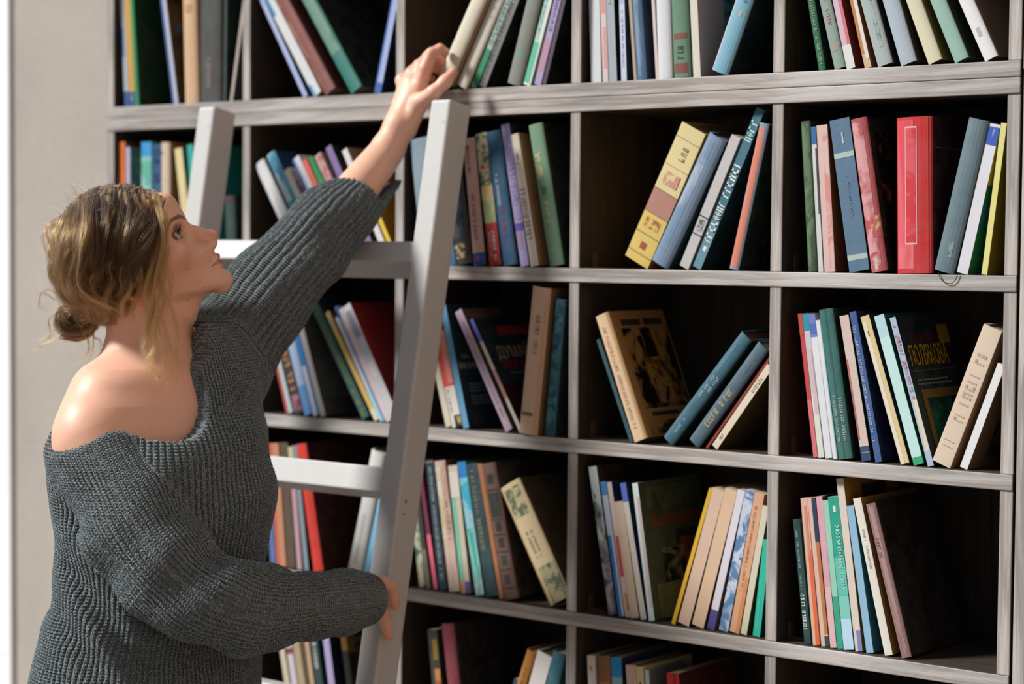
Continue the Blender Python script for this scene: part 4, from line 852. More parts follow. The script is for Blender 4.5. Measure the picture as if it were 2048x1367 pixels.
# face plane without nose and lips: forehead, root of nose, under the nose, chin
BP = [loc2(*p) for p in [(352, 400), (357, 410), (364, 421), (369, 431), (374, 441)]]
PB = BP+[(BP[-1][0]-.55, BP[-1][1]-1.6), (BP[-1][0]-.75, BP[-1][1]-3.2)]+[(x-.38, z) for x, z in [loc2(430, 484)]]+[(x-.75, z) for x, z in [loc2(440, 508)]]+[(x-.62, z) for x, z in [loc2(446, 526)]]+[(x-.1, z) for x, z in [loc2(452, 537)]]+[loc2(*p) for p in [(462, 549), (465.5, 558), (464, 567), (458, 576)]]
PF = sorted(PB, key=lambda q: q[1])
pfz = np.array([q[1] for q in PF]); pfx = np.array([q[0] for q in PF])
nose_tip = loc2(433, 465); nose_br = loc2(380, 449); nose_m = loc2(405, 457); subn = loc2(430, 483)
ulip = loc2(439, 508); llip = loc2(446, 523); mouth = loc2(443, 516.5); mcorner = loc2(422, 539)
chin = loc2(457, 559)
wz = np.array([-14, -12.8, -11.5, -10, -8, -6, -4, -2, 0, 3.]); wy = np.array([1.2, 2.6, 3.6, 4.6, 5.6, 6.3, 6.7, 6.9, 7.0, 6.8])
dz_ = np.array([-14, -12, -9, -6, -3, 0, 3]); dd_ = np.array([3.5, 5, 7.5, 8.5, 8.5, 8.5, 8.5])
nose_pts = None
I3 = np.eye(3)
EY = (7.05, 3.15, -3.35)
print_dbg = []
def head_f(q):
    """q in head cm, returns cm"""
    x, y, z = q[:, 0], q[:, 1], q[:, 2]; ay = np.abs(y)
    qs = q.copy(); qs[:, 1] = ay
    cran = ell(q, (-.2, 0, .2), I3, (9.1, 7.3, 8.9))
    Fz = np.interp(z, pfz, pfx); W_ = np.interp(z, wz, wy); D = np.interp(z, dz_, dd_)
    k = np.sqrt(((x-(Fz-D))/D)**2+(y/W_)**2)
    face = (k-1)*np.minimum(W_, D)*.85
    # underside of the jaw, rising from the chin to the ear
    face = smax(face, (-(z+13.15)*.88+(x-8.0)*-.44)*1.0, .9)
    face = smax(face, z-3.0, 2.0); face = smax(face, -x-1.0, 2.)
    d = smin(cran, face, 1.6)
    d = smin(d, ell(qs, (5.6, 4.7, -5.4), I3, (2.3, 1.9, 1.7)), 1.5)          # cheekbone
    d = smin(d, sph(q, (chin[0]-1.35, 0, chin[1]+.1), 1.35), 1.0)              # chin
    d = smin(d, rcone(qs, (8.55, 1.1, -1.55), (7.3, 4.4, -1.7), .62, .5), .9)  # brow ridge
    # eye socket
    d = smax(d, -ell(qs, (8.7, 3.3, -3.3), I3, (1.75, 1.75, 1.15)), .9)
    lid = sph(qs, EY, 1.34)
    lidc = (qs[:, 1]-EY[1])/1.18
    op = np.sqrt(np.minimum(lidc*lidc, 9)+((qs[:, 2]-EY[2]-.08)/.56)**2)-1
    lid = smax(lid, -np.maximum(op*.45, (EY[0]-.35)-qs[:, 0]), .08)
    d = smin(d, lid, .28)
    d = smax(d, -np.maximum(sph(qs, EY, 1.215), -(qs[:, 0]-EY[0]+.4)), .05)
    # nose
    nb = rcone(q, (nose_br[0]-.62, 0, nose_br[1]), (nose_m[0]-.62, 0, nose_m[1]), .62, .62)
    nt = rcone(q, (nose_m[0]-.62, 0, nose_m[1]), (nose_tip[0]-.60, 0, nose_tip[1]), .62, .72)
    nb = smin(nb, rcone(q, (nose_m[0]-1.3, 0, nose_m[1]), (nose_tip[0]-1.6, 0, nose_tip[1]-.3), .9, .95), .5)
    no = smin(nb, nt, .4)
    al = ell(qs, (nose_tip[0]-1.72, 1.08, nose_tip[1]-.92), I3, (1.0, .60, .72))
    no = smin(no, al, .22)
    no = smin(no, rcone(q, (nose_tip[0]-1.0, 0, nose_tip[1]-.5), (subn[0]-.5, 0, subn[1]+.2), .45, .4), .4)
    d = smin(d, no, .42)
    d = smax(d, -ell(qs, (nose_tip[0]-1.5, .55, nose_tip[1]-1.55), I3, (.62, .3, .5)), .15)
    # lips
    mc = np.array([mcorner[0]+.15, 2.15, mcorner[1]+.35])
    d = smin(d, chain(qs, [((ulip[0]-.40, .0, ulip[1]+.0), .42), ((ulip[0]-.66, .95, ulip[1]-.15), .38), (mc, .16)], .2), .2)
    d = smin(d, chain(qs, [((llip[0]-.46, .0, llip[1]+.05), .50), ((llip[0]-.78, .95, llip[1]+.02), .42), (mc, .14)], .2), .2)
    mm = chain(qs, [((mouth[0]+.1, 0, mouth[1]), .10), ((mouth[0]-.25, .95, mouth[1]-.05), .10), (mc+[.25, .1, 0], .09)], .05)
    d = smax(d, -mm, .08)
    d = smin(d, rcone(q, (4.2, 0, -10.4), (1.2, 0, -11.2), 2.3, 3.4), 1.6)        # under the chin
    # ear
    e0 = np.array([-1.2, 7.0, -5.0])
    er = chain(qs, [((-.4, 6.9, -5.9), .22), ((-.1, 7.1, -4.4), .25), ((-.8, 7.7, -2.9), .3), ((-2.2, 8.1, -2.7), .32), ((-3.1, 8.2, -4.0), .32), ((-2.7, 7.9, -5.7), .3), ((-1.6, 7.3, -7.0), .36), ((-.9, 7.0, -7.3), .42)], .25)
    er = smin(er, ell(qs, (-1.5, 7.1, -5.2), nrm_rows([[1, .25, 0], [-.25, 1, 0], [0, 0, 1]]), (1.5, .4, 2.2)), .3)
    er = smin(er, chain(qs, [((-.7, 7.4, -4.9), .2), ((-1.9, 7.8, -4.3), .2), ((-2.2, 7.8, -5.4), .2)], .2), .15)
    er = smax(er, -ell(qs, (-.9, 7.6, -5.5), I3, (.75, .8, .9)), .2)
    d = smin(d, er, .35)
    return d
def nrm_rows(a): return np.array([nrm(r) for r in a])
P3 = dep
neck_t = fromhead((-1.2, 0, -6.5)); neck_b = P3(303, 742, 2.93)
shN = P3(193, 872, 2.82); shF = P3(446, 722, 3.05)
RL = nrm(shF-shN); RLh = nrm([RL[0], RL[1], 0]); FWD = np.array([RLh[1], -RLh[0], 0])   # chest direction
if FWD@ax_a < 0: FWD = -FWD
UPZ = np.array([0, 0, 1.])
def S(px, py, Z, r): return (P3(px, py, Z), r)
armF = [S(452, 722, 3.05, .052), S(560, 555, 3.12, .043), S(672, 432, 3.19, .038), S(772, 305, 3.262, .028)]
armN = [S(196, 882, 2.81, .052), S(270, 1040, 2.77, .045), S(395, 1190, 2.75, .038), S(560, 1212, 2.86, .034), S(700, 1200, 2.985, .026)]
def finger(p, pts): return chain(p, pts, .004)
handF = dict(
 palm=[[S(782, 286, 3.262, .0255), S(800, 250, 3.265, .0235), S(838, 178, 3.268, .017)], [S(795, 262, 3.27, .022), S(815, 172, 3.285, .016)], [S(800, 255, 3.268, .022), S(826, 168, 3.276, .0165)]],
 fingers=[
  [S(840, 172, 3.264, .0125), S(850, 138, 3.260, .0115), S(863, 107, 3.258, .0093), S(880, 98, 3.262, .0082), S(890, 104, 3.272, .0075)],
  [S(832, 164, 3.276, .012), S(842, 133, 3.284, .0115), S(857, 112, 3.290, .009), S(878, 118, 3.292, .008), S(889, 128, 3.296, .0073)],
  [S(822, 166, 3.284, .012), S(824, 147, 3.294, .0115), S(838, 130, 3.306, .009), S(864, 134, 3.312, .008), S(880, 142, 3.316, .0072)],
  [S(810, 176, 3.288, .012), S(805, 161, 3.298, .0115), S(822, 150, 3.312, .0082), S(848, 152, 3.318, .0072), S(864, 158, 3.322, .0065)]],
 thumb=[S(812, 256, 3.262, .018), S(839, 206, 3.248, .0142), S(868, 184, 3.225, .0108), S(890, 164, 3.222, .010), S(906, 145, 3.226, .0078)])
handN = dict(
 palm=[[S(700, 1200, 2.985, .025), S(726, 1194, 3.0, .020), S(757, 1174, 3.018, .0135)], [S(710, 1206, 2.99, .022), S(750, 1208, 3.02, .0125)], [S(706, 1212, 2.99, .020), S(728, 1228, 3.03, .012)]],
 fingers=[
  [S(752, 1174, 3.028, .012), S(765, 1166, 3.045, .0108), S(780, 1172, 3.058, .0092), S(787, 1192, 3.070, .0083), S(790, 1210, 3.076, .0074)],
  [S(748, 1206, 3.030, .012), S(760, 1212, 3.045, .0103), S(767, 1231, 3.058, .0092), S(773, 1252, 3.068, .0083), S(777, 1270, 3.072, .0074)],
  [S(730, 1226, 3.03, .0115), S(732, 1240, 3.045, .010), S(722, 1246, 3.06, .0085), S(706, 1243, 3.062, .0078)],
  [S(716, 1228, 3.02, .011), S(714, 1244, 3.035, .0092), S(704, 1250, 3.045, .0078), S(692, 1246, 3.046, .007)]],
 thumb=[S(708, 1190, 3.01, .017), S(716, 1180, 3.06, .0135), S(714, 1190, 3.10, .0105), S(716, 1206, 3.125, .0085)])
def hand_f(p, H):
    d = None
    for c in H['palm']: d = smin(d, chain(p, c, .01), .008)
    for c in H['fingers']: d = smin(d, chain(p, c, .003), .0035)
    d = smin(d, chain(p, H['thumb'], .006), .005)
    return d
hips_c = P3(290, 1367, 2.93)
ztop = shN[2]
tc_z = np.array([.05, .45, .80, .92, 1.02, 1.12, 1.20, 1.27, 1.32, 1.36])
def tcx(px, py, Z): return P3(px, py, Z)
# body column centres follow the photographed torso
zc = []; 
for z in tc_z:
    t = np.clip((z-.9)/(1.33-.9), 0, 1)
    zc.append(hips_c[:2]*(1-t)+((shN+shF)/2)[:2]*t)
zc = np.array(zc)
brl = np.array([.13, .15, .17, .165, .14, .145, .16, .165, .15, .11]); bfw = np.array([.10, .11, .115, .11, .095, .10, .115, .105, .085, .06])
def column(p, Z, C, A, B_, ztop=None, zbot=None):
    z = p[:, 2]; cx = np.interp(z, Z, C[:, 0]); cy = np.interp(z, Z, C[:, 1])
    a = np.interp(z, Z, A); b = np.interp(z, Z, B_)
    dx, dy = p[:, 0]-cx, p[:, 1]-cy
    u = dx*RLh[0]+dy*RLh[1]; v = dx*FWD[0]+dy*FWD[1]
    k = np.sqrt((u/a)**2+(v/b)**2); d = (k-1)*np.minimum(a, b)
    if ztop is not None: d = smax(d, z-ztop, .04)
    if zbot is not None: d = smax(d, zbot-z, .01)
    return d
colb = P3(345, 815, 2.83)
def body_f(p):
    out = np.full(len(p), 9.)
    hd = np.sqrt(((p-fromhead((0, 0, -3)))**2).sum(1)); m = hd < .17
    if m.any(): out[m] = head_f(tohead(p[m]))*CMU
    out = np.where(m, out, np.maximum(hd-.12, .03))
    t = column(p, tc_z, zc, brl, bfw, ztop=1.335, zbot=.86)
    t = smin(t, rcone(p, shN, (shN+neck_b)/2+UPZ*.006, .052, .048), .03)
    t = smin(t, rcone(p, shF, (shF+neck_b)/2+UPZ*.006, .052, .048), .03)
    t = smin(t, rcone(p, (shN+neck_b)/2+UPZ*.006, neck_b, .046, .055), .03)
    t = smin(t, rcone(p, (shF+neck_b)/2+UPZ*.006, neck_b, .046, .055), .03)
    t = smin(t, rcone(p, neck_b, neck_t, .056, .056), .035)
    # chest / upper breastbone plane, collar bones, neck muscle
    t = smin(t, ell(p, (shN+shF)/2-UPZ*.06+FWD*.03, np.stack([RLh, FWD, UPZ]), (.15, .085, .10)), .03)
    not_ = P3(352, 812, 2.855)
    t = smin(t, rcone(p, not_-FWD*.006, (shN*.8+not_*.2)+FWD*.030+UPZ*.012, .0085, .008), .012)
    t = smin(t, rcone(p, not_+RLh*.03-FWD*.006, shF+FWD*.02+UPZ*.01, .0085, .008), .012)
    t = smin(t, rcone(p, fromhead((-1.0, -5.6, -8.2)), not_-FWD*.012+UPZ*.01, .013, .008), .022)
    t = smin(t, rcone(p, fromhead((-1.0, 5.6, -8.2)), not_+RLh*.02-FWD*.012+UPZ*.01, .016, .009), .016)
    t = smin(t, chain(p, armN, .02), .03); t = smin(t, chain(p, armF, .02), .03)
    out = smin(out, t, .018)
    for H, c in ((handF, P3(838, 180, 3.27)), (handN, P3(740, 1210, 3.03))):
        dd = np.sqrt(((p-c)**2).sum(1)); m = dd < .16
        if m.any(): out[m] = smin(out[m], hand_f(p[m], H), .010)
    return out
BL = np.minimum(HO-.25, np.array([0, 0, 0])+(hips_c-.35)); 
allp = np.array([c[0] for c in armF+armN]+[c[0] for H in (handF, handN) for f_ in H['fingers']+[H['thumb']] for c in f_]+[HO-.16, HO+.16, hips_c+.22, hips_c-.22])
blo = allp.min(0)-.07; bhi = allp.max(0)+.07; blo[2] = .85
woman = thing('person', 'woman with tousled blonde updo in off-shoulder dark knit sweater, reaching past the ladder', 'person', (float(hips_c[0]), float(hips_c[1]), 0))
WI = Matrix.Translation(woman.location).inverted()
def tow(o): o.matrix_parent_inverse = WI; return o

def mskin():
    t = NT('skin'); a = t.add('ShaderNodeAttribute', attribute_name='tint'); o = t.obj()
    n = t.noise(o, 90, 4, .6); n2 = t.noise(o, 900, 3, .6); n3 = t.noise(o, 18, 3, .5)
    c = t.mix(t.math('MULTIPLY', n, .22), a.outputs['Color'], lin('b4664e'))
    c = t.mix(t.math('MULTIPLY', n3, .15), c, lin('e2b39a'))
    t.col(c); t.rough(.46); t.bump(t.math('ADD', n2, t.math('MULTIPLY', n, .5)), .0003, .35)
    t.b.inputs['Subsurface Weight'].default_value = .22; t.b.inputs['Subsurface Radius'].default_value = (1, .35, .2)
    t.b.inputs['Subsurface Scale'].default_value = .008; t.b.inputs['Specular IOR Level'].default_value = .38
    return t.m
HB = 1.6e-3
V, Q = nets(body_f, blo, bhi, HB)
sk = tow(np_mesh('body', V, Q, mskin(), woman))
q = tohead(V); qs = q.copy(); qs[:, 1] = np.abs(q[:, 1])
base = np.array(lin('e6b59c')[:3]); T = np.tile(base, (len(V), 1))
def blend(w, c, cap=1.):
    global T
    w = np.clip(w, 0, 1)[:, None]*cap; T = T*(1-w)+np.array(lin(c)[:3])*w
inh = (np.abs(q) < 16).all(1)
def gs(c, r): return np.exp(-(((qs-np.array(c))/np.array(r))**2).sum(1))*inh
blend(gs((6.6, 5.2, -6.6), (1.9, 2.2, 1.6)), 'c4684f', .42)
blend(gs((nose_tip[0], 0, nose_tip[1]), (1.3, 1.5, 1.1)), 'cf7f68', .6)
blend(gs((-1.5, 7.6, -6.2), (2.2, 1.2, 2.6)), 'c96850', .7)
blend(gs((7.6, 3.5, -3.0), (1.5, 1.7, 1.0)), '8a5546', .75)
mc = np.array([mcorner[0]+.15, 2.15, mcorner[1]+.35])
dU = chain(qs, [(np.array((ulip[0]-.2, 0, ulip[1]-.12)), .34), (np.array((ulip[0]-.5, .9, ulip[1]-.22)), .28), (mc, .05)], .1)
dL = chain(qs, [(np.array((llip[0]-.25, 0, llip[1]+.12)), .42), (np.array((llip[0]-.6, .9, llip[1]+.1)), .34), (mc, .05)], .1)
dl = np.minimum(dU, dL); blend(np.where(inh, 1-np.clip(dl/.12+.4, 0, 1), 0), 'a83a3e', .85)
mm = chain(qs, [((mouth[0]+.1, 0, mouth[1]), .05), ((mouth[0]-.3, .95, mouth[1]-.05), .05), (mc+[.15, .1, 0], .04)], .05)
blend(np.where(inh, 1-np.clip(mm/.07, 0, 1), 0), '5a1c1e', .8)
# brow and lash line make-up
q2 = qs.copy(); q2[:, 0] = 0
bw = chain(q2, [((0, 1.0, -1.95), .20), ((0, 2.6, -1.30), .27), ((0, 4.2, -1.15), .20), ((0, 5.6, -1.75), .08)], .1)
blend(np.where(inh & (q[:, 0] > 4), np.clip(.75-bw/.16, 0, 1), 0), '2e1c13', .9)
le = qs-np.array(EY); lr = np.sqrt((le**2).sum(1))
opn = np.sqrt((le[:, 1]/1.18)**2+((le[:, 2]-.08)/.50)**2)
blend(np.where(inh & (lr < 1.55) & (le[:, 0] > -.3), np.clip(1.5*np.exp(-((opn-1.1)/.42)**2), 0, 1), 0), '160d0b', .93)
for px, py in ((373.5, 538.5), (408, 575), (375, 598)):
    r = ray(px, py); dd = V-CAM; pr = np.abs(dd@nrm(r)); per = dd-(dd@nrm(r))[:, None]*nrm(r)
    blend(np.where(inh & (q[:, 1] < 0), 1-np.clip(np.sqrt((per**2).sum(1))/.0016, 0, 1), 0)*1.6, '5a2a1c', .8)
for H in (handF, handN):
    tips = [f_[-1][0] for f_ in H['fingers']+[H['thumb']]]; kn = [f_[j][0] for f_ in H['fingers'] for j in (1, 2)]
    for c in tips: blend(np.exp(-((V-c)**2).sum(1)/.014**2), 'd07a66', .5)
    for c in kn: blend(np.exp(-((V-c)**2).sum(1)/.012**2), 'd68a74', .4)
attr(sk, 'tint', np.concatenate([T, np.ones((len(V), 1))], 1))

# eyes
def meye():
    t = NT('eye'); a = t.obj()
    sx = t.add('ShaderNodeSeparateXYZ'); t.link(a, sx.inputs[0])
    r = t.math('SQRT', t.math('ADD', t.math('POWER', sx.outputs[1], 2.), t.math('POWER', sx.outputs[2], 2.)))
    back = t.math('GREATER_THAN', sx.outputs[0], 0.)
    c = t.ramp(t.math('MULTIPLY', r, 100.), [(.0, lin('050505')), (.20, lin('0a0a0a')), (.23, lin('3a5560')), (.50, lin('4f6a70')), (.57, lin('182226')), (.61, lin('b9b1ac')), (1, lin('b39c92'))])
    t.col(t.mix(back, lin('d8d2cc'), c)); t.rough(.06); return t.m
ME = meye()
for sy in (1, -1):
    bm = bmesh.new(); bmesh.ops.create_uvsphere(bm, u_segments=32, v_segments=20, radius=.0120)
    for v_ in bm.verts:
        rr2 = math.hypot(v_.co.y, v_.co.z)
        if v_.co.x > 0 and rr2 < .0055: v_.co.x += .0009*(1-(rr2/.0055)**2)
    me = bpy.data.meshes.new('eye'); bm.to_mesh(me); bm.free(); me.materials.append(ME)
    for p_ in me.polygons: p_.use_smooth = True
    o = bpy.data.objects.new('eye', me); COL.objects.link(o); o.parent = woman
    c = fromhead((EY[0], EY[1]*sy, EY[2])); gz = nrm(hf*.93+hu*.20-hl*.16); gl = nrm(np.cross(hu, gz)); gu = np.cross(gz, gl)
    o.matrix_parent_inverse = WI
    o.matrix_basis = Matrix(((gz[0], gl[0], gu[0], c[0]), (gz[1], gl[1], gu[1], c[1]), (gz[2], gl[2], gu[2], c[2]), (0, 0, 0, 1)))

# ------------------------------------------------------------------ sweater
slF = [S(448, 706, 3.05, .074), S(560, 562, 3.11, .063), S(668, 438, 3.19, .056), S(776, 314, 3.262, .0365)]
slN = [S(206, 905, 2.81, .070), S(270, 1045, 2.77, .070), S(335, 1135, 2.755, .066), S(405, 1192, 2.75, .063), S(475, 1215, 2.79, .057), S(548, 1218, 2.84, .053), S(615, 1212, 2.90, .049), S(675, 1203, 2.955, .044), S(730, 1200, 3.0, .037)]
sz = np.array([.70, .86, .92, .98, 1.04, 1.10, 1.16, 1.22, 1.28, 1.33, 1.37])
def wcen(z, px): # torso centre at height z on the depth of the hips/shoulders line
    t = np.clip((z-.9)/(1.33-.9), 0, 1); b = hips_c*(1-t)+((shN+shF)/2)*t; Zd = (b-CAM)@FW
    y = 1367.
    for _ in range(6):
        P = P3(px, y, Zd); y += (P[2]-z)*F/Zd
    return P3(px, y, Zd)[:2]
scx = [292, 292, 296, 312, 322, 322, 318, 316, 318, 322, 325]
SC = np.array([wcen(z, x) for z, x in zip(sz, scx)])
sA = np.array([.205, .192, .180, .172, .172, .176, .180, .180, .175, .160, .14]); sB = np.array([.146, .140, .134, .126, .122, .124, .127, .127, .122, .110, .095])
pA = P3(205, 897, 2.70); pB = P3(112, 842, 2.92); pC = P3(392, 655, 3.03)
cn = nrm(np.cross(pB-pA, pC-pA)); cn = cn if cn[2] > 0 else -cn
notch = P3(312, 778, 2.80)
def fold(p):
    """soft vertical and diagonal drape folds"""
    u = p@ax_a; v = p[:, 2]; w_ = p@d0
    a = .0035*np.sin(38*u+14*v+3*np.sin(9*v))+.0025*np.sin(60*v-22*u+2.5*np.sin(14*u)+w_*20)
    g = np.clip((v-.86)/.1, 0, 1)*np.clip((1.16-v)/.08, 0, 1)*np.clip((.02-(p-P3(300, 1150, 2.8))@ax_a)/.06, 0, 1)
    return a*(1-.5*g)+g*.0055*np.sin(70*v+55*u+2*np.sin(20*u))
def sw_parts(p):
    t = column(p, sz, SC, sA, sB, ztop=1.375, zbot=.74)
    t = smin(t, rcone(p, shN, neck_b, .066, .060), .03); t = smin(t, rcone(p, shF, neck_b, .066, .060), .03)
    t = smin(t, ell(p, P3(395, 1000, 2.86), np.stack([RLh, FWD, UPZ]), (.13, .08, .14)), .05)
    n = chain(p, slN, .02); f = chain(p, slF, .02)
    f = smin(f, sph(p, P3(556, 498, 3.14), .018), .03)
    return t, n, f
def sweater_f(p):
    t, n, f = sw_parts(p)
    d = smin(smin(t, n, .009), f, .03)
    # creases inside the elbow and along the hanging sleeve
    d = smax(d, -rcone(p, P3(440, 1110, 2.72), P3(330, 1010, 2.66), .010, .004), .02)
    dd = d+fold(p)*np.clip((p@ax_a-(P3(95, 900, 2.9)@ax_a))/.05, .3, 1)
    cut = (p-pA)@cn
    nt = ell(p, notch, np.stack([RLh, FWD, UPZ]), (.066, .100, .080))
    opening = smin(-cut, nt, .03)
    opening = smax(opening, -smin(rcone(p, P3(470, 640, 3.06), P3(660, 480, 3.12), .10, .12), rcone(p, P3(458, 700, 2.93), P3(600, 640, 2.98), .055, .08), .02), .015)
    dd = smax(dd, -opening, .004)
    # open cuffs
    for a, b, r in ((slF[-2][0], slF[-1][0], .030), (slN[-2][0], slN[-1][0], .029)):
        ax = nrm(b-a); e = (p-b)@ax; rad = np.sqrt(np.maximum(((p-b)**2).sum(1)-e*e, 0)); near = np.sqrt(((p-b)**2).sum(1)) < .12
        dd = np.where(near, smax(dd, e-.012, .006), dd)
        dd = np.where(near, smax(dd, -np.maximum(rad-r, -(e+.035)), .004), dd)
    return dd
sp_ = np.array([c[0] for c in slF+slN]+[np.array([x, y, .8]) for x, y in SC])
slo = sp_.min(0)-.24; shi = sp_.max(0)+.24; slo[2] = .72; shi[2] = sp_[:, 2].max()+.08
V, Q = nets(sweater_f, slo, shi, 2.6e-3)
def smooth_axis(C, n=72):
    P = np.array([c[0] for c in C]); Rr = np.array([c[1] for c in C]); L = np.concatenate([[0], np.cumsum(np.linalg.norm(np.diff(P, axis=0), axis=1))])
    s_ = np.linspace(-.10, L[-1]+.02, n); Q_ = np.stack([np.interp(s_, L, P[:, k]) for k in range(3)], 1); r_ = np.interp(s_, L, Rr)
    m = s_ < 0; Q_[m] = P[0]+s_[m][:, None]*nrm(P[1]-P[0]); m = s_ > L[-1]; Q_[m] = P[-1]+(s_[m]-L[-1])[:, None]*nrm(P[-1]-P[-2])
    for _ in range(60): Q_[1:-1] = Q_[1:-1]*.5+(Q_[2:]+Q_[:-2])*.25
    return s_, Q_, r_
def seg_uv(p, C, N, ref):
    s_, Q_, r_ = smooth_axis(C); A = np.gradient(Q_, axis=0); A /= np.linalg.norm(A, axis=1)[:, None]
    d2 = ((p[:, None, :]-Q_[None])**2).sum(2)-r_[None]**2*.6; i = np.argmin(d2, 1)
    off = ((p-Q_[i])*A[i]).sum(1); st = s_[1]-s_[0]; f = np.clip(i+off/st, 0, len(s_)-1.001); i0 = f.astype(int); w_ = (f-i0)[:, None]
    c = Q_[i0]*(1-w_)+Q_[i0+1]*w_; ax = A[i0]*(1-w_)+A[i0+1]*w_; ax /= np.linalg.norm(ax, axis=1)[:, None]
    e1 = ref-(ax@ref)[:, None]*ax; e1 /= np.linalg.norm(e1, axis=1)[:, None]; e2 = np.cross(ax, e1); d = p-c
    return np.arctan2((d*e2).sum(1), (d*e1).sum(1))/(2*math.pi)*N, s_[0]+f*st
t_, n_, f_ = sw_parts(V)
Uf, Vf = seg_uv(V, slF, 34, -(-d0)*1.); Un, Vn = seg_uv(V, slN, 66, d0)
z = V[:, 2]; cx = np.interp(z, sz, SC[:, 0]); cy = np.interp(z, sz, SC[:, 1]); dx, dy = V[:, 0]-cx, V[:, 1]-cy
uu = (dx*RLh[0]+dy*RLh[1])/np.interp(z, sz, sA); vv = (dx*FWD[0]+dy*FWD[1])/np.interp(z, sz, sB)
ang = np.arctan2(dx*d0[0]+dy*d0[1], dx*ax_a[0]+dy*ax_a[1]); ang = (ang-math.pi/2) % (2*math.pi)
Ut = ang/(2*math.pi)*126; Vt = z
reg = np.argmin(np.stack([t_, n_, f_+.004], 1), 1)
U = np.choose(reg, [Ut, Un, Uf]); Vv = np.choose(reg, [Vt, Vn, Vf])
def mknit():
    t = NT('chunky_rib_knit'); t.m.displacement_method = 'BOTH'
    a = t.add('ShaderNodeAttribute', attribute_name='knit'); sx = t.add('ShaderNodeSeparateXYZ'); t.link(a.outputs['Vector'], sx.inputs[0])
    u, v, coarse = sx.outputs
    wob = t.math('MULTIPLY', t.math('SUBTRACT', t.noise(t.obj(), 60, 2, .5), .5), .5)
    fu = t.math('FRACT', t.math('ADD', u, wob)); tri = t.math('ABSOLUTE', t.math('SUBTRACT', fu, .5))      # 0 mid, .5 groove
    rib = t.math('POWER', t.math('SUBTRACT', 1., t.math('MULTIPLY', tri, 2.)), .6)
    sv = t.math('ADD', t.math('MULTIPLY', v, 1500.), t.math('MULTIPLY', tri, -7.))
    st = t.math('MULTIPLY_ADD', t.math('SINE', sv), .5, .5)
    mid = t.math('SMOOTH_MIN', t.math('MULTIPLY', tri, 9.), 1., .2)
    st2 = t.math('MULTIPLY', t.math('MULTIPLY', st, mid), rib)
    h = t.math('ADD', t.math('MULTIPLY', rib, 1.), t.math('MULTIPLY', st2, .95))
    fz = t.noise(t.obj(), 700, 3, .7); h = t.math('ADD', h, t.math('MULTIPLY', fz, .35))
    dn = t.add('ShaderNodeDisplacement'); dn.inputs['Midlevel'].default_value = .9
    t.link(h, dn.inputs['Height']); t.link(t.math('MULTIPLY_ADD', coarse, .0009, .0026), dn.inputs['Scale'])
    t.link(dn.outputs[0], t.out.inputs['Displacement'])
    he = t.noise(t.obj(), 420, 3, .7)
    c = t.ramp(he, [(.3, lin('1a2324')), (.5, lin('3f4e52')), (.74, lin('a4b2b8'))])
    c = t.mix(t.math('MULTIPLY', t.math('SUBTRACT', 1., rib), .6), c, lin('18262a'))  # shade between the ribs painted into the yarn colour
    t.col(c); t.rough(.9); t.b.inputs['Sheen Weight'].default_value = .55; t.b.inputs['Sheen Roughness'].default_value = .5
    t.b.inputs['Specular IOR Level'].default_value = .15
    return t.m
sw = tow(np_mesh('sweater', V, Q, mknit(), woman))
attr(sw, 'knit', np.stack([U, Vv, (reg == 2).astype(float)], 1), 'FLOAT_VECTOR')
sm = sw.modifiers.new('subdivision', 'SUBSURF'); sm.levels = 0; sm.render_levels = 1; sm.subdivision_type = 'SIMPLE'

# trousers, mostly below the frame
tb = []
def trousers_f(p):
    d = column(p, np.array([.6, .80, .95, 1.0]), np.array([hips_c[:2]]*4), np.array([.18, .175, .15, .14]), np.array([.12, .12, .105, .10]), ztop=.98, zbot=.76)
    for s in (-1, 1):
        hp = np.array([hips_c[0], hips_c[1], .84])+RLh*.085*s; an = np.array([hips_c[0], hips_c[1], .10])+RLh*(.10*s)+FWD*(.05*s)
        kn = (hp+an)/2+FWD*.03
        d = smin(d, smin(rcone(p, hp, kn, .088, .062), rcone(p, kn, an, .062, .045), .02), .03)
    return smax(d, .075-p[:, 2], .005)
V, Q = nets(trousers_f, (hips_c[0]-.3, hips_c[1]-.3, .05), (hips_c[0]+.3, hips_c[1]+.3, 1.02), 8e-3)
tow(np_mesh('trousers', V, Q, mcover('1c1f26', .85), woman))
for s in (-1, 1):
    an = np.array([hips_c[0], hips_c[1], .045])+RLh*(.10*s)+FWD*(.05*s)
    def shoe_f(p):
        d = rcone(p, an-FWD*.04+UPZ*.005, an+FWD*.13-UPZ*.008, .042, .036); d = smin(d, rcone(p, an-FWD*.02, an-FWD*.02+UPZ*.06, .042, .045), .02)
        return smax(d, .0-p[:, 2], .004)
    V, Q = nets(shoe_f, an-.22, an+.22, 6e-3); tow(np_mesh('shoe', V, Q, mcover('d8d4cc', .6), woman))

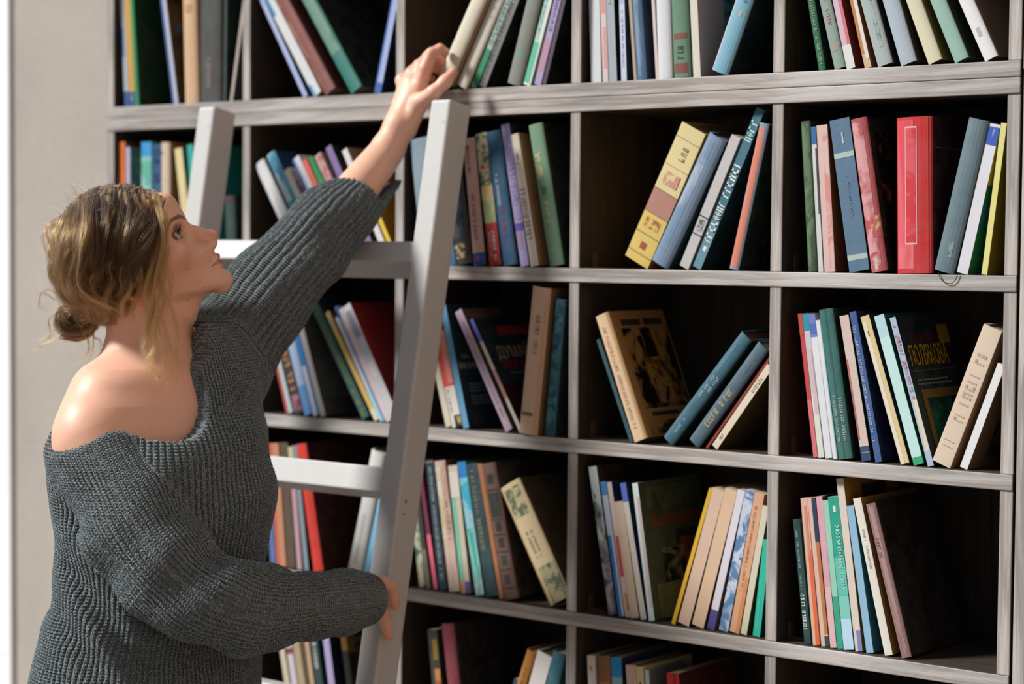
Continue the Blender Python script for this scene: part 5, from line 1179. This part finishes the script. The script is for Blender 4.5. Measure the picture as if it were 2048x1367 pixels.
# ------------------------------------------------------------------ hair
rng = np.random.default_rng(5)
EC = np.array([-.2, 0, .2]); ER = np.array([9.1, 7.3, 8.9])
CAMH = tohead(CAM[None])[0]
def on_head(px, py, lift):
    """where the sight line of a photo point meets the head swollen by lift cm (or grazes it)"""
    r = ER+lift
    for _ in range(40):
        dr = tohead((CAM+ray(px, py))[None])[0]-CAMH; dr = dr/np.linalg.norm(dr); o = (CAMH-EC)/r; d = dr/r
        if (o@d)**2-(d@d)*(o@o-1) >= 0: break
        px += (243-px)*.03; py += (500-py)*.03
    dr = tohead((CAM+ray(px, py))[None])[0]-CAMH; dr = dr/np.linalg.norm(dr); o = (CAMH-EC)/r; d = dr/r
    a, b, c = d@d, o@d, o@o-1; D = b*b-a*c; t = (-b-math.sqrt(max(D, 0)))/a; return CAMH+dr*t
def at_side(px, py, dz): return tohead(P3(px, py, ZH+dz)[None])[0]
SP, SR, SCOL = [], [], []
DK, MD, LT, GD = [np.array(lin(c)[:3]) for c in ('150e08', '35230f', 'c0945a', '704a22')]
def strands(ctrl, n, spread0, spread1, wave, freq, light, rad=.00011, npt=18, frizz=.05, root=.0, taper=.35, push=True):
    """a lock: n hairs following a smooth path through ctrl (head cm)"""
    C = np.array(ctrl, float); m = len(C); T = np.linspace(0, 1, npt)
    # Catmull-Rom through the control points
    K = np.concatenate([[2*C[0]-C[1]], C, [2*C[-1]-C[-2]]]); x = T*(m-1); i = np.minimum(x.astype(int), m-2); f = (x-i)[:, None]
    p0, p1, p2, p3 = K[i], K[i+1], K[i+2], K[i+3]
    P = .5*((2*p1)+(-p0+p2)*f+(2*p0-5*p1+4*p2-p3)*f**2+(-p0+3*p1-3*p2+p3)*f**3)
    tg = np.gradient(P, axis=0); tg /= np.linalg.norm(tg, axis=1)[:, None]+1e-9
    nr = P-EC; nr /= np.linalg.norm(nr, axis=1)[:, None]; sd = np.cross(tg, nr)
    ph = rng.uniform(0, 6.28); fr = freq*rng.uniform(.8, 1.25)
    for _ in range(n):
        a, b = rng.normal(0, 1, 2); sp = (spread0+(spread1-spread0)*T)*(1-.45*T**4)
        ph2 = ph+rng.normal(0, .35); am = wave*(T**.7)
        w1 = am*np.sin(6.28*fr*T+ph2); w2 = am*.6*np.cos(6.28*fr*T*.9+ph2*1.3)
        fz = np.cumsum(rng.normal(0, frizz, (npt, 3)), axis=0)*T[:, None]
        Pn = P+sd*(a*sp+w1)[:, None]+nr*(b*sp*.7+w2)[:, None]+fz
        if push:
            q_ = (Pn-EC)/(ER+.35); k = np.linalg.norm(q_, axis=1); k = np.where(k < 1, 1/np.maximum(k, .2), 1); Pn = EC+(Pn-EC)*k[:, None]
        SP.append(HO+(Pn*CMU)@HM); SR.append(rad*(1-(1-taper)*T**2)*rng.uniform(.8, 1.2))
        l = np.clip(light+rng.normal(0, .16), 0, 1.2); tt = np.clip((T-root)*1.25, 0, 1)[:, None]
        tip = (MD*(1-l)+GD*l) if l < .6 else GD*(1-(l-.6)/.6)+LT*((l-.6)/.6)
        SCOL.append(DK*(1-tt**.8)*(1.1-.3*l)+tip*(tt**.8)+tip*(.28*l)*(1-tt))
# main mass, near side then mirrored
def u(a, b): return rng.uniform(a, b)
BUN = np.array([-10.3, -1.2, -3.6])
for k in range(400):
    s = rng.random()
    if s < .55:      # from the parting along the top of the head
        t = rng.random(); rx, ry = 322-t*190+u(-6, 6), 392-34*math.sin(t*2.6)+t*t*30+u(0, 22)
    else:            # from the side of the scalp
        rx, ry = u(150, 325), u(410, 540)
        if rx > 300 and ry > 470: ry = u(400, 460)
    lift = abs(rng.normal(1.2, .6))+.35; c0 = on_head(rx, ry, .25)
    mx = 130+(rx-130)*.83+u(-18, 14); my = max(ry+60, u(520, 600)); lift += 1.3*(rx < 200); m1x = (rx*.55+mx*.45)+u(-8, 4)
    if mx > 262: mx = u(225, 270)
    c1 = on_head(m1x, (ry+my)/2-10, lift+.7); c2 = on_head(mx, my, lift+.6*rng.random())
    ex, ey = (200+u(-30, 45), 632+u(-22, 16)); c3 = on_head(ex, ey, lift*.6+.3)
    c4 = BUN+np.array([u(0, 1.6), u(-1.6, .4), u(-1.5, 1.4)])
    li = np.clip((u(.6, 1.1) if rng.random() < .3 else u(-.05, .4))+(.25 if rx < 190 else 0), 0, 1)  # locks on the sunward side tinted lighter, sunlight put into their colour
    ctl = [c0, c1, c2, c3, c4]
    strands(ctl, 24, .17, .22, .50, 3.0, li, frizz=.08, root=.1)
    if k % 2 == 0:
        strands([c*[1, -1, 1] for c in ctl], 16, .28, .30, .30, 2.4, li, frizz=.07)
# outer wavy locks over the side, ending free
for k in range(130):
    t = rng.random(); rx, ry = 325-t*200+u(-5, 5), 386-30*math.sin(t*2.6)+t*t*36+u(0, 16); c0 = on_head(rx, ry, .5); bx = 150+(rx-150)*.9
    c1 = on_head(bx+u(-10, 12), ry+75, 1.3+u(0, .6)); c2 = on_head(bx-6+u(-16, 14), ry+155, 1.6+u(0, 1.0)); c3 = on_head(max(150, bx-18+u(-22, 16)), min(648, ry+u(215, 255)), 1.3)
    cc = [c0, c1, c2, c3]
    if k % 3: cc.append(on_head(max(150, bx-62+u(-12, 16)), min(662, ry+u(240, 275)), .9))
    strands(cc, 20, .11, .18, .55, 3.2, (u(.7, 1.15) if rng.random() < .4 else u(0, .5)), frizz=.09, root=.16)
# hair over the back of the head
for k in range(90):
    rx, ry = u(88, 165), u(400, 590); c0 = on_head(rx, ry, .2); l = u(.6, 2.2); c1 = on_head(rx-4+u(-8, 8), min(ry+60, 610), l); c2 = on_head(u(110, 170), u(600, 625), l*.8)
    strands([c0, c1, c2, BUN+np.array([u(-.4, 1.4), u(-1.6, 1.2), u(-1.2, 1.4)])], 22, .2, .25, .4, 2.6, u(0, 1.1), frizz=.09)
    strands([c*[1, -1, 1] for c in (c0, c1, c2)], 12, .3, .3, .3, 2.6, u(0, .8), frizz=.09)
# messy bun
for k in range(230):
    c = BUN+np.array([-.9, .2, -.7]); a0 = u(0, 6.28); R_ = u(.3, 3.6); ax1 = nrm(np.array([u(-1, 1)*.5, u(-1, 1)*.4-.9, u(-1, 1)*.5])); e1 = nrm(np.cross(ax1, [0.3, .2, 1])); e2 = np.cross(ax1, e1)
    pts = [c+(e1*math.cos(a0+j*.75)+e2*math.sin(a0+j*.75)*.85)*(R_*(1-.05*j))+ax1*u(-1.3, 1.3) for j in range(6)]
    strands(pts, 12, .14, .22, .14, 2, u(.0, .8), push=False, frizz=.06)
# wisps leaving the bun
for G, n, li in [
    ([(150, 640), (118, 655), (92, 672), (70, 694)], 30, .9), ([(140, 652), (110, 676), (84, 690), (66, 700)], 22, .95), ([(170, 655), (178, 690), (172, 712), (146, 726)], 26, .9),
    ([(180, 655), (190, 675), (200, 682), (203, 696)], 16, .5), ([(185, 650), (186, 690), (180, 715), (168, 728)], 12, .8), ([(110, 600), (84, 586), (80, 612), (96, 622)], 12, .7),
    ([(118, 590), (96, 578), (86, 590), (78, 580)], 10, .6), ([(120, 620), (98, 640), (100, 668), (92, 690)], 14, .8), ([(205, 640), (216, 665), (207, 690), (200, 700)], 10, .6)]:
    pts = [at_side(x, y, -.01+.01*i) for i, (x, y) in enumerate(G)]; strands(pts, n, .22, .12, .22, 1.8, li, push=False, frizz=.06, root=0.)
# locks framing the face and neck
for G, n, li, zz in [
    ([(330, 398), (318, 430), (300, 470), (272, 520), (250, 570), (236, 620)], 34, .35, -.08), ([(322, 392), (300, 420), (280, 470), (262, 530), (240, 590)], 34, .5, -.08),
    ([(318, 392), (330, 425), (336, 470), (334, 515), (343, 555), (338, 590)], 22, .8, -.066), ([(314, 386), (326, 430), (330, 480), (326, 530), (340, 575), (338, 620), (350, 655)], 24, .85, -.07),
    ([(306, 380), (322, 430), (328, 490), (318, 545), (326, 600), (316, 650), (330, 700), (322, 745)], 44, .8, -.076), ([(296, 384), (312, 440), (314, 500), (300, 560), (308, 610), (296, 655), (304, 700), (300, 735)], 44, .75, -.08),
    ([(286, 388), (300, 450), (304, 520), (292, 580), (296, 640), (310, 690), (296, 725), (306, 752)], 40, .95, -.084), ([(298, 392), (322, 450), (328, 540), (318, 600), (328, 650), (340, 700), (344, 740), (352, 768)], 24, .9, -.078),
    ([(310, 400), (326, 470), (312, 560), (300, 610), (290, 660), (288, 700), (298, 722)], 34, 1.0, -.085), ([(318, 400), (328, 460), (318, 520), (332, 590), (350, 640), (356, 690), (350, 720), (362, 740)], 14, .8, -.07),
    ([(298, 700), (300, 730), (318, 748), (330, 762), (338, 776), (332, 788)], 10, 1.0, -.07), ([(300, 610), (312, 660), (306, 700), (312, 745), (318, 760), (340, 764)], 12, 1.0, -.08),
    ([(270, 388), (282, 440), (276, 500), (284, 560), (270, 600), (262, 640)], 40, .7, -.086), ([(250, 384), (262, 440), (254, 500), (262, 560), (246, 610), (240, 640)], 40, .85, -.09), ([(214, 392), (226, 440), (214, 500), (222, 560), (208, 610)], 34, .9, -.09)]:
    pts = []
    for i, (x, y) in enumerate(G):
        h_ = on_head(x, y, 1.1) if (y < 520 and x < 336) else None
        s_ = at_side(x, y, zz-.012*max(0, (y-600)/150))
        pts.append(h_ if h_ is not None and h_[1] < s_[1]+9 and y < 500 and x < 325 else s_)
    strands(pts, n*2, .18, .20, .30, 3.4, li, push=False, frizz=.06, npt=26)
# fine flyaway hairs
for k in range(150):
    rx, ry = u(110, 330), u(360, 560); c0 = on_head(rx, ry, .8); o = np.array([u(-.6, .6), u(-.5, .1), u(-.2, .7)])
    strands([c0, c0+o*1.2+nrm(c0-EC)*1.4, c0+o*2.2+nrm(c0-EC)*1.6+np.array([-.8, 0, -.8]), c0+o*2.4+nrm(c0-EC)*1.1+np.array([-1.8, 0, -2.])], 2, .1, .3, .25, 2, .8, rad=.00006, push=False, frizz=.06)
def mhair():
    m = bpy.data.materials.new('hair_brown_to_blonde'); m.use_nodes = True; n = m.node_tree.nodes; l = m.node_tree.links; n.clear()
    o = n.new('ShaderNodeOutputMaterial'); h = n.new('ShaderNodeBsdfHairPrincipled'); h.parametrization = 'COLOR'; a = n.new('ShaderNodeAttribute'); a.attribute_name = 'tint'
    l.new(a.outputs['Color'], h.inputs['Color']); l.new(h.outputs[0], o.inputs['Surface'])
    h.inputs['Roughness'].default_value = .38; h.inputs['Radial Roughness'].default_value = .5
    return m
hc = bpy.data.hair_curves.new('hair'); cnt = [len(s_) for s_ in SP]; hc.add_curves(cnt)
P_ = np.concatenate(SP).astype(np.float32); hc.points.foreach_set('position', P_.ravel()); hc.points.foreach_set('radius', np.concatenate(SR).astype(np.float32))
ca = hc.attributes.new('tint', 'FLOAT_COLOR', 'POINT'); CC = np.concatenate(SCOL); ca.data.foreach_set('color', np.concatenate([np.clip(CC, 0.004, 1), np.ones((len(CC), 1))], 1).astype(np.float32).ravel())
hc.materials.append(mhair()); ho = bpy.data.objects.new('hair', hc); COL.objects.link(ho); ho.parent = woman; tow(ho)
def cap_f(p):
    q = tohead(p); qs = q.copy(); qs[:, 1] = np.abs(q[:, 1])
    d = ell(q, EC, I3, ER-.05); x, z = q[:, 0], q[:, 2]
    d = smin(d, ell(q, (-5.4, 0, -4.2), I3, (4.2, 4.6, 3.2)), 1.5)
    line = np.where(x > 0, -3.6+np.clip(x/8.6, 0, 1.3)**2.2*6.0, -6.8+np.clip(x+5, 0, 5)*.64)
    d = smax(d, (line-z)*.8, .5); d = smin(d, ell(q, BUN+np.array([-.9, .2, -.7]), I3, (1.2, 1.2, 1.2)), .4)
    return d*CMU
V, Q = nets(cap_f, HO-.17, HO+.17, 3e-3); tow(np_mesh('hair_roots', V, Q, mcover('2e2014', .7), woman))
# lashes
LV, LF = [], []
for sy in (-1, 1):
    for k in range(22):
        a = -1+2*k/21; y = EY[1]+a*1.12; z = EY[2]+.08+.50*math.sqrt(max(0, 1-a*a)); x = EY[0]+math.sqrt(max(.1, 1.36**2-(a*1.12)**2-(z-EY[2])**2))
        b0 = np.array([x, y*sy, z]); t1 = b0+np.array([.55, a*.25*sy, .10]); t2 = b0+np.array([.85, a*.45*sy, .45])
        i = len(LV); w_ = np.array([0, .065, 0])
        LV += [fromhead(b0-w_), fromhead(b0+w_), fromhead(t1+w_*.7), fromhead(t1-w_*.7), fromhead(t2), fromhead(b0+[0, 0, .06]), fromhead(t1+[0, 0, .05])]
        LF += [(i, i+1, i+2, i+3), (i+3, i+2, i+4), (i, i+5, i+6, i+3), (i+1, i+5, i+6, i+2), (i+3, i+6, i+4), (i+2, i+6, i+4)]
tow(mesh_obj('eyelashes', LV, LF, mflat('0c0807', .6), woman))
# hair brows
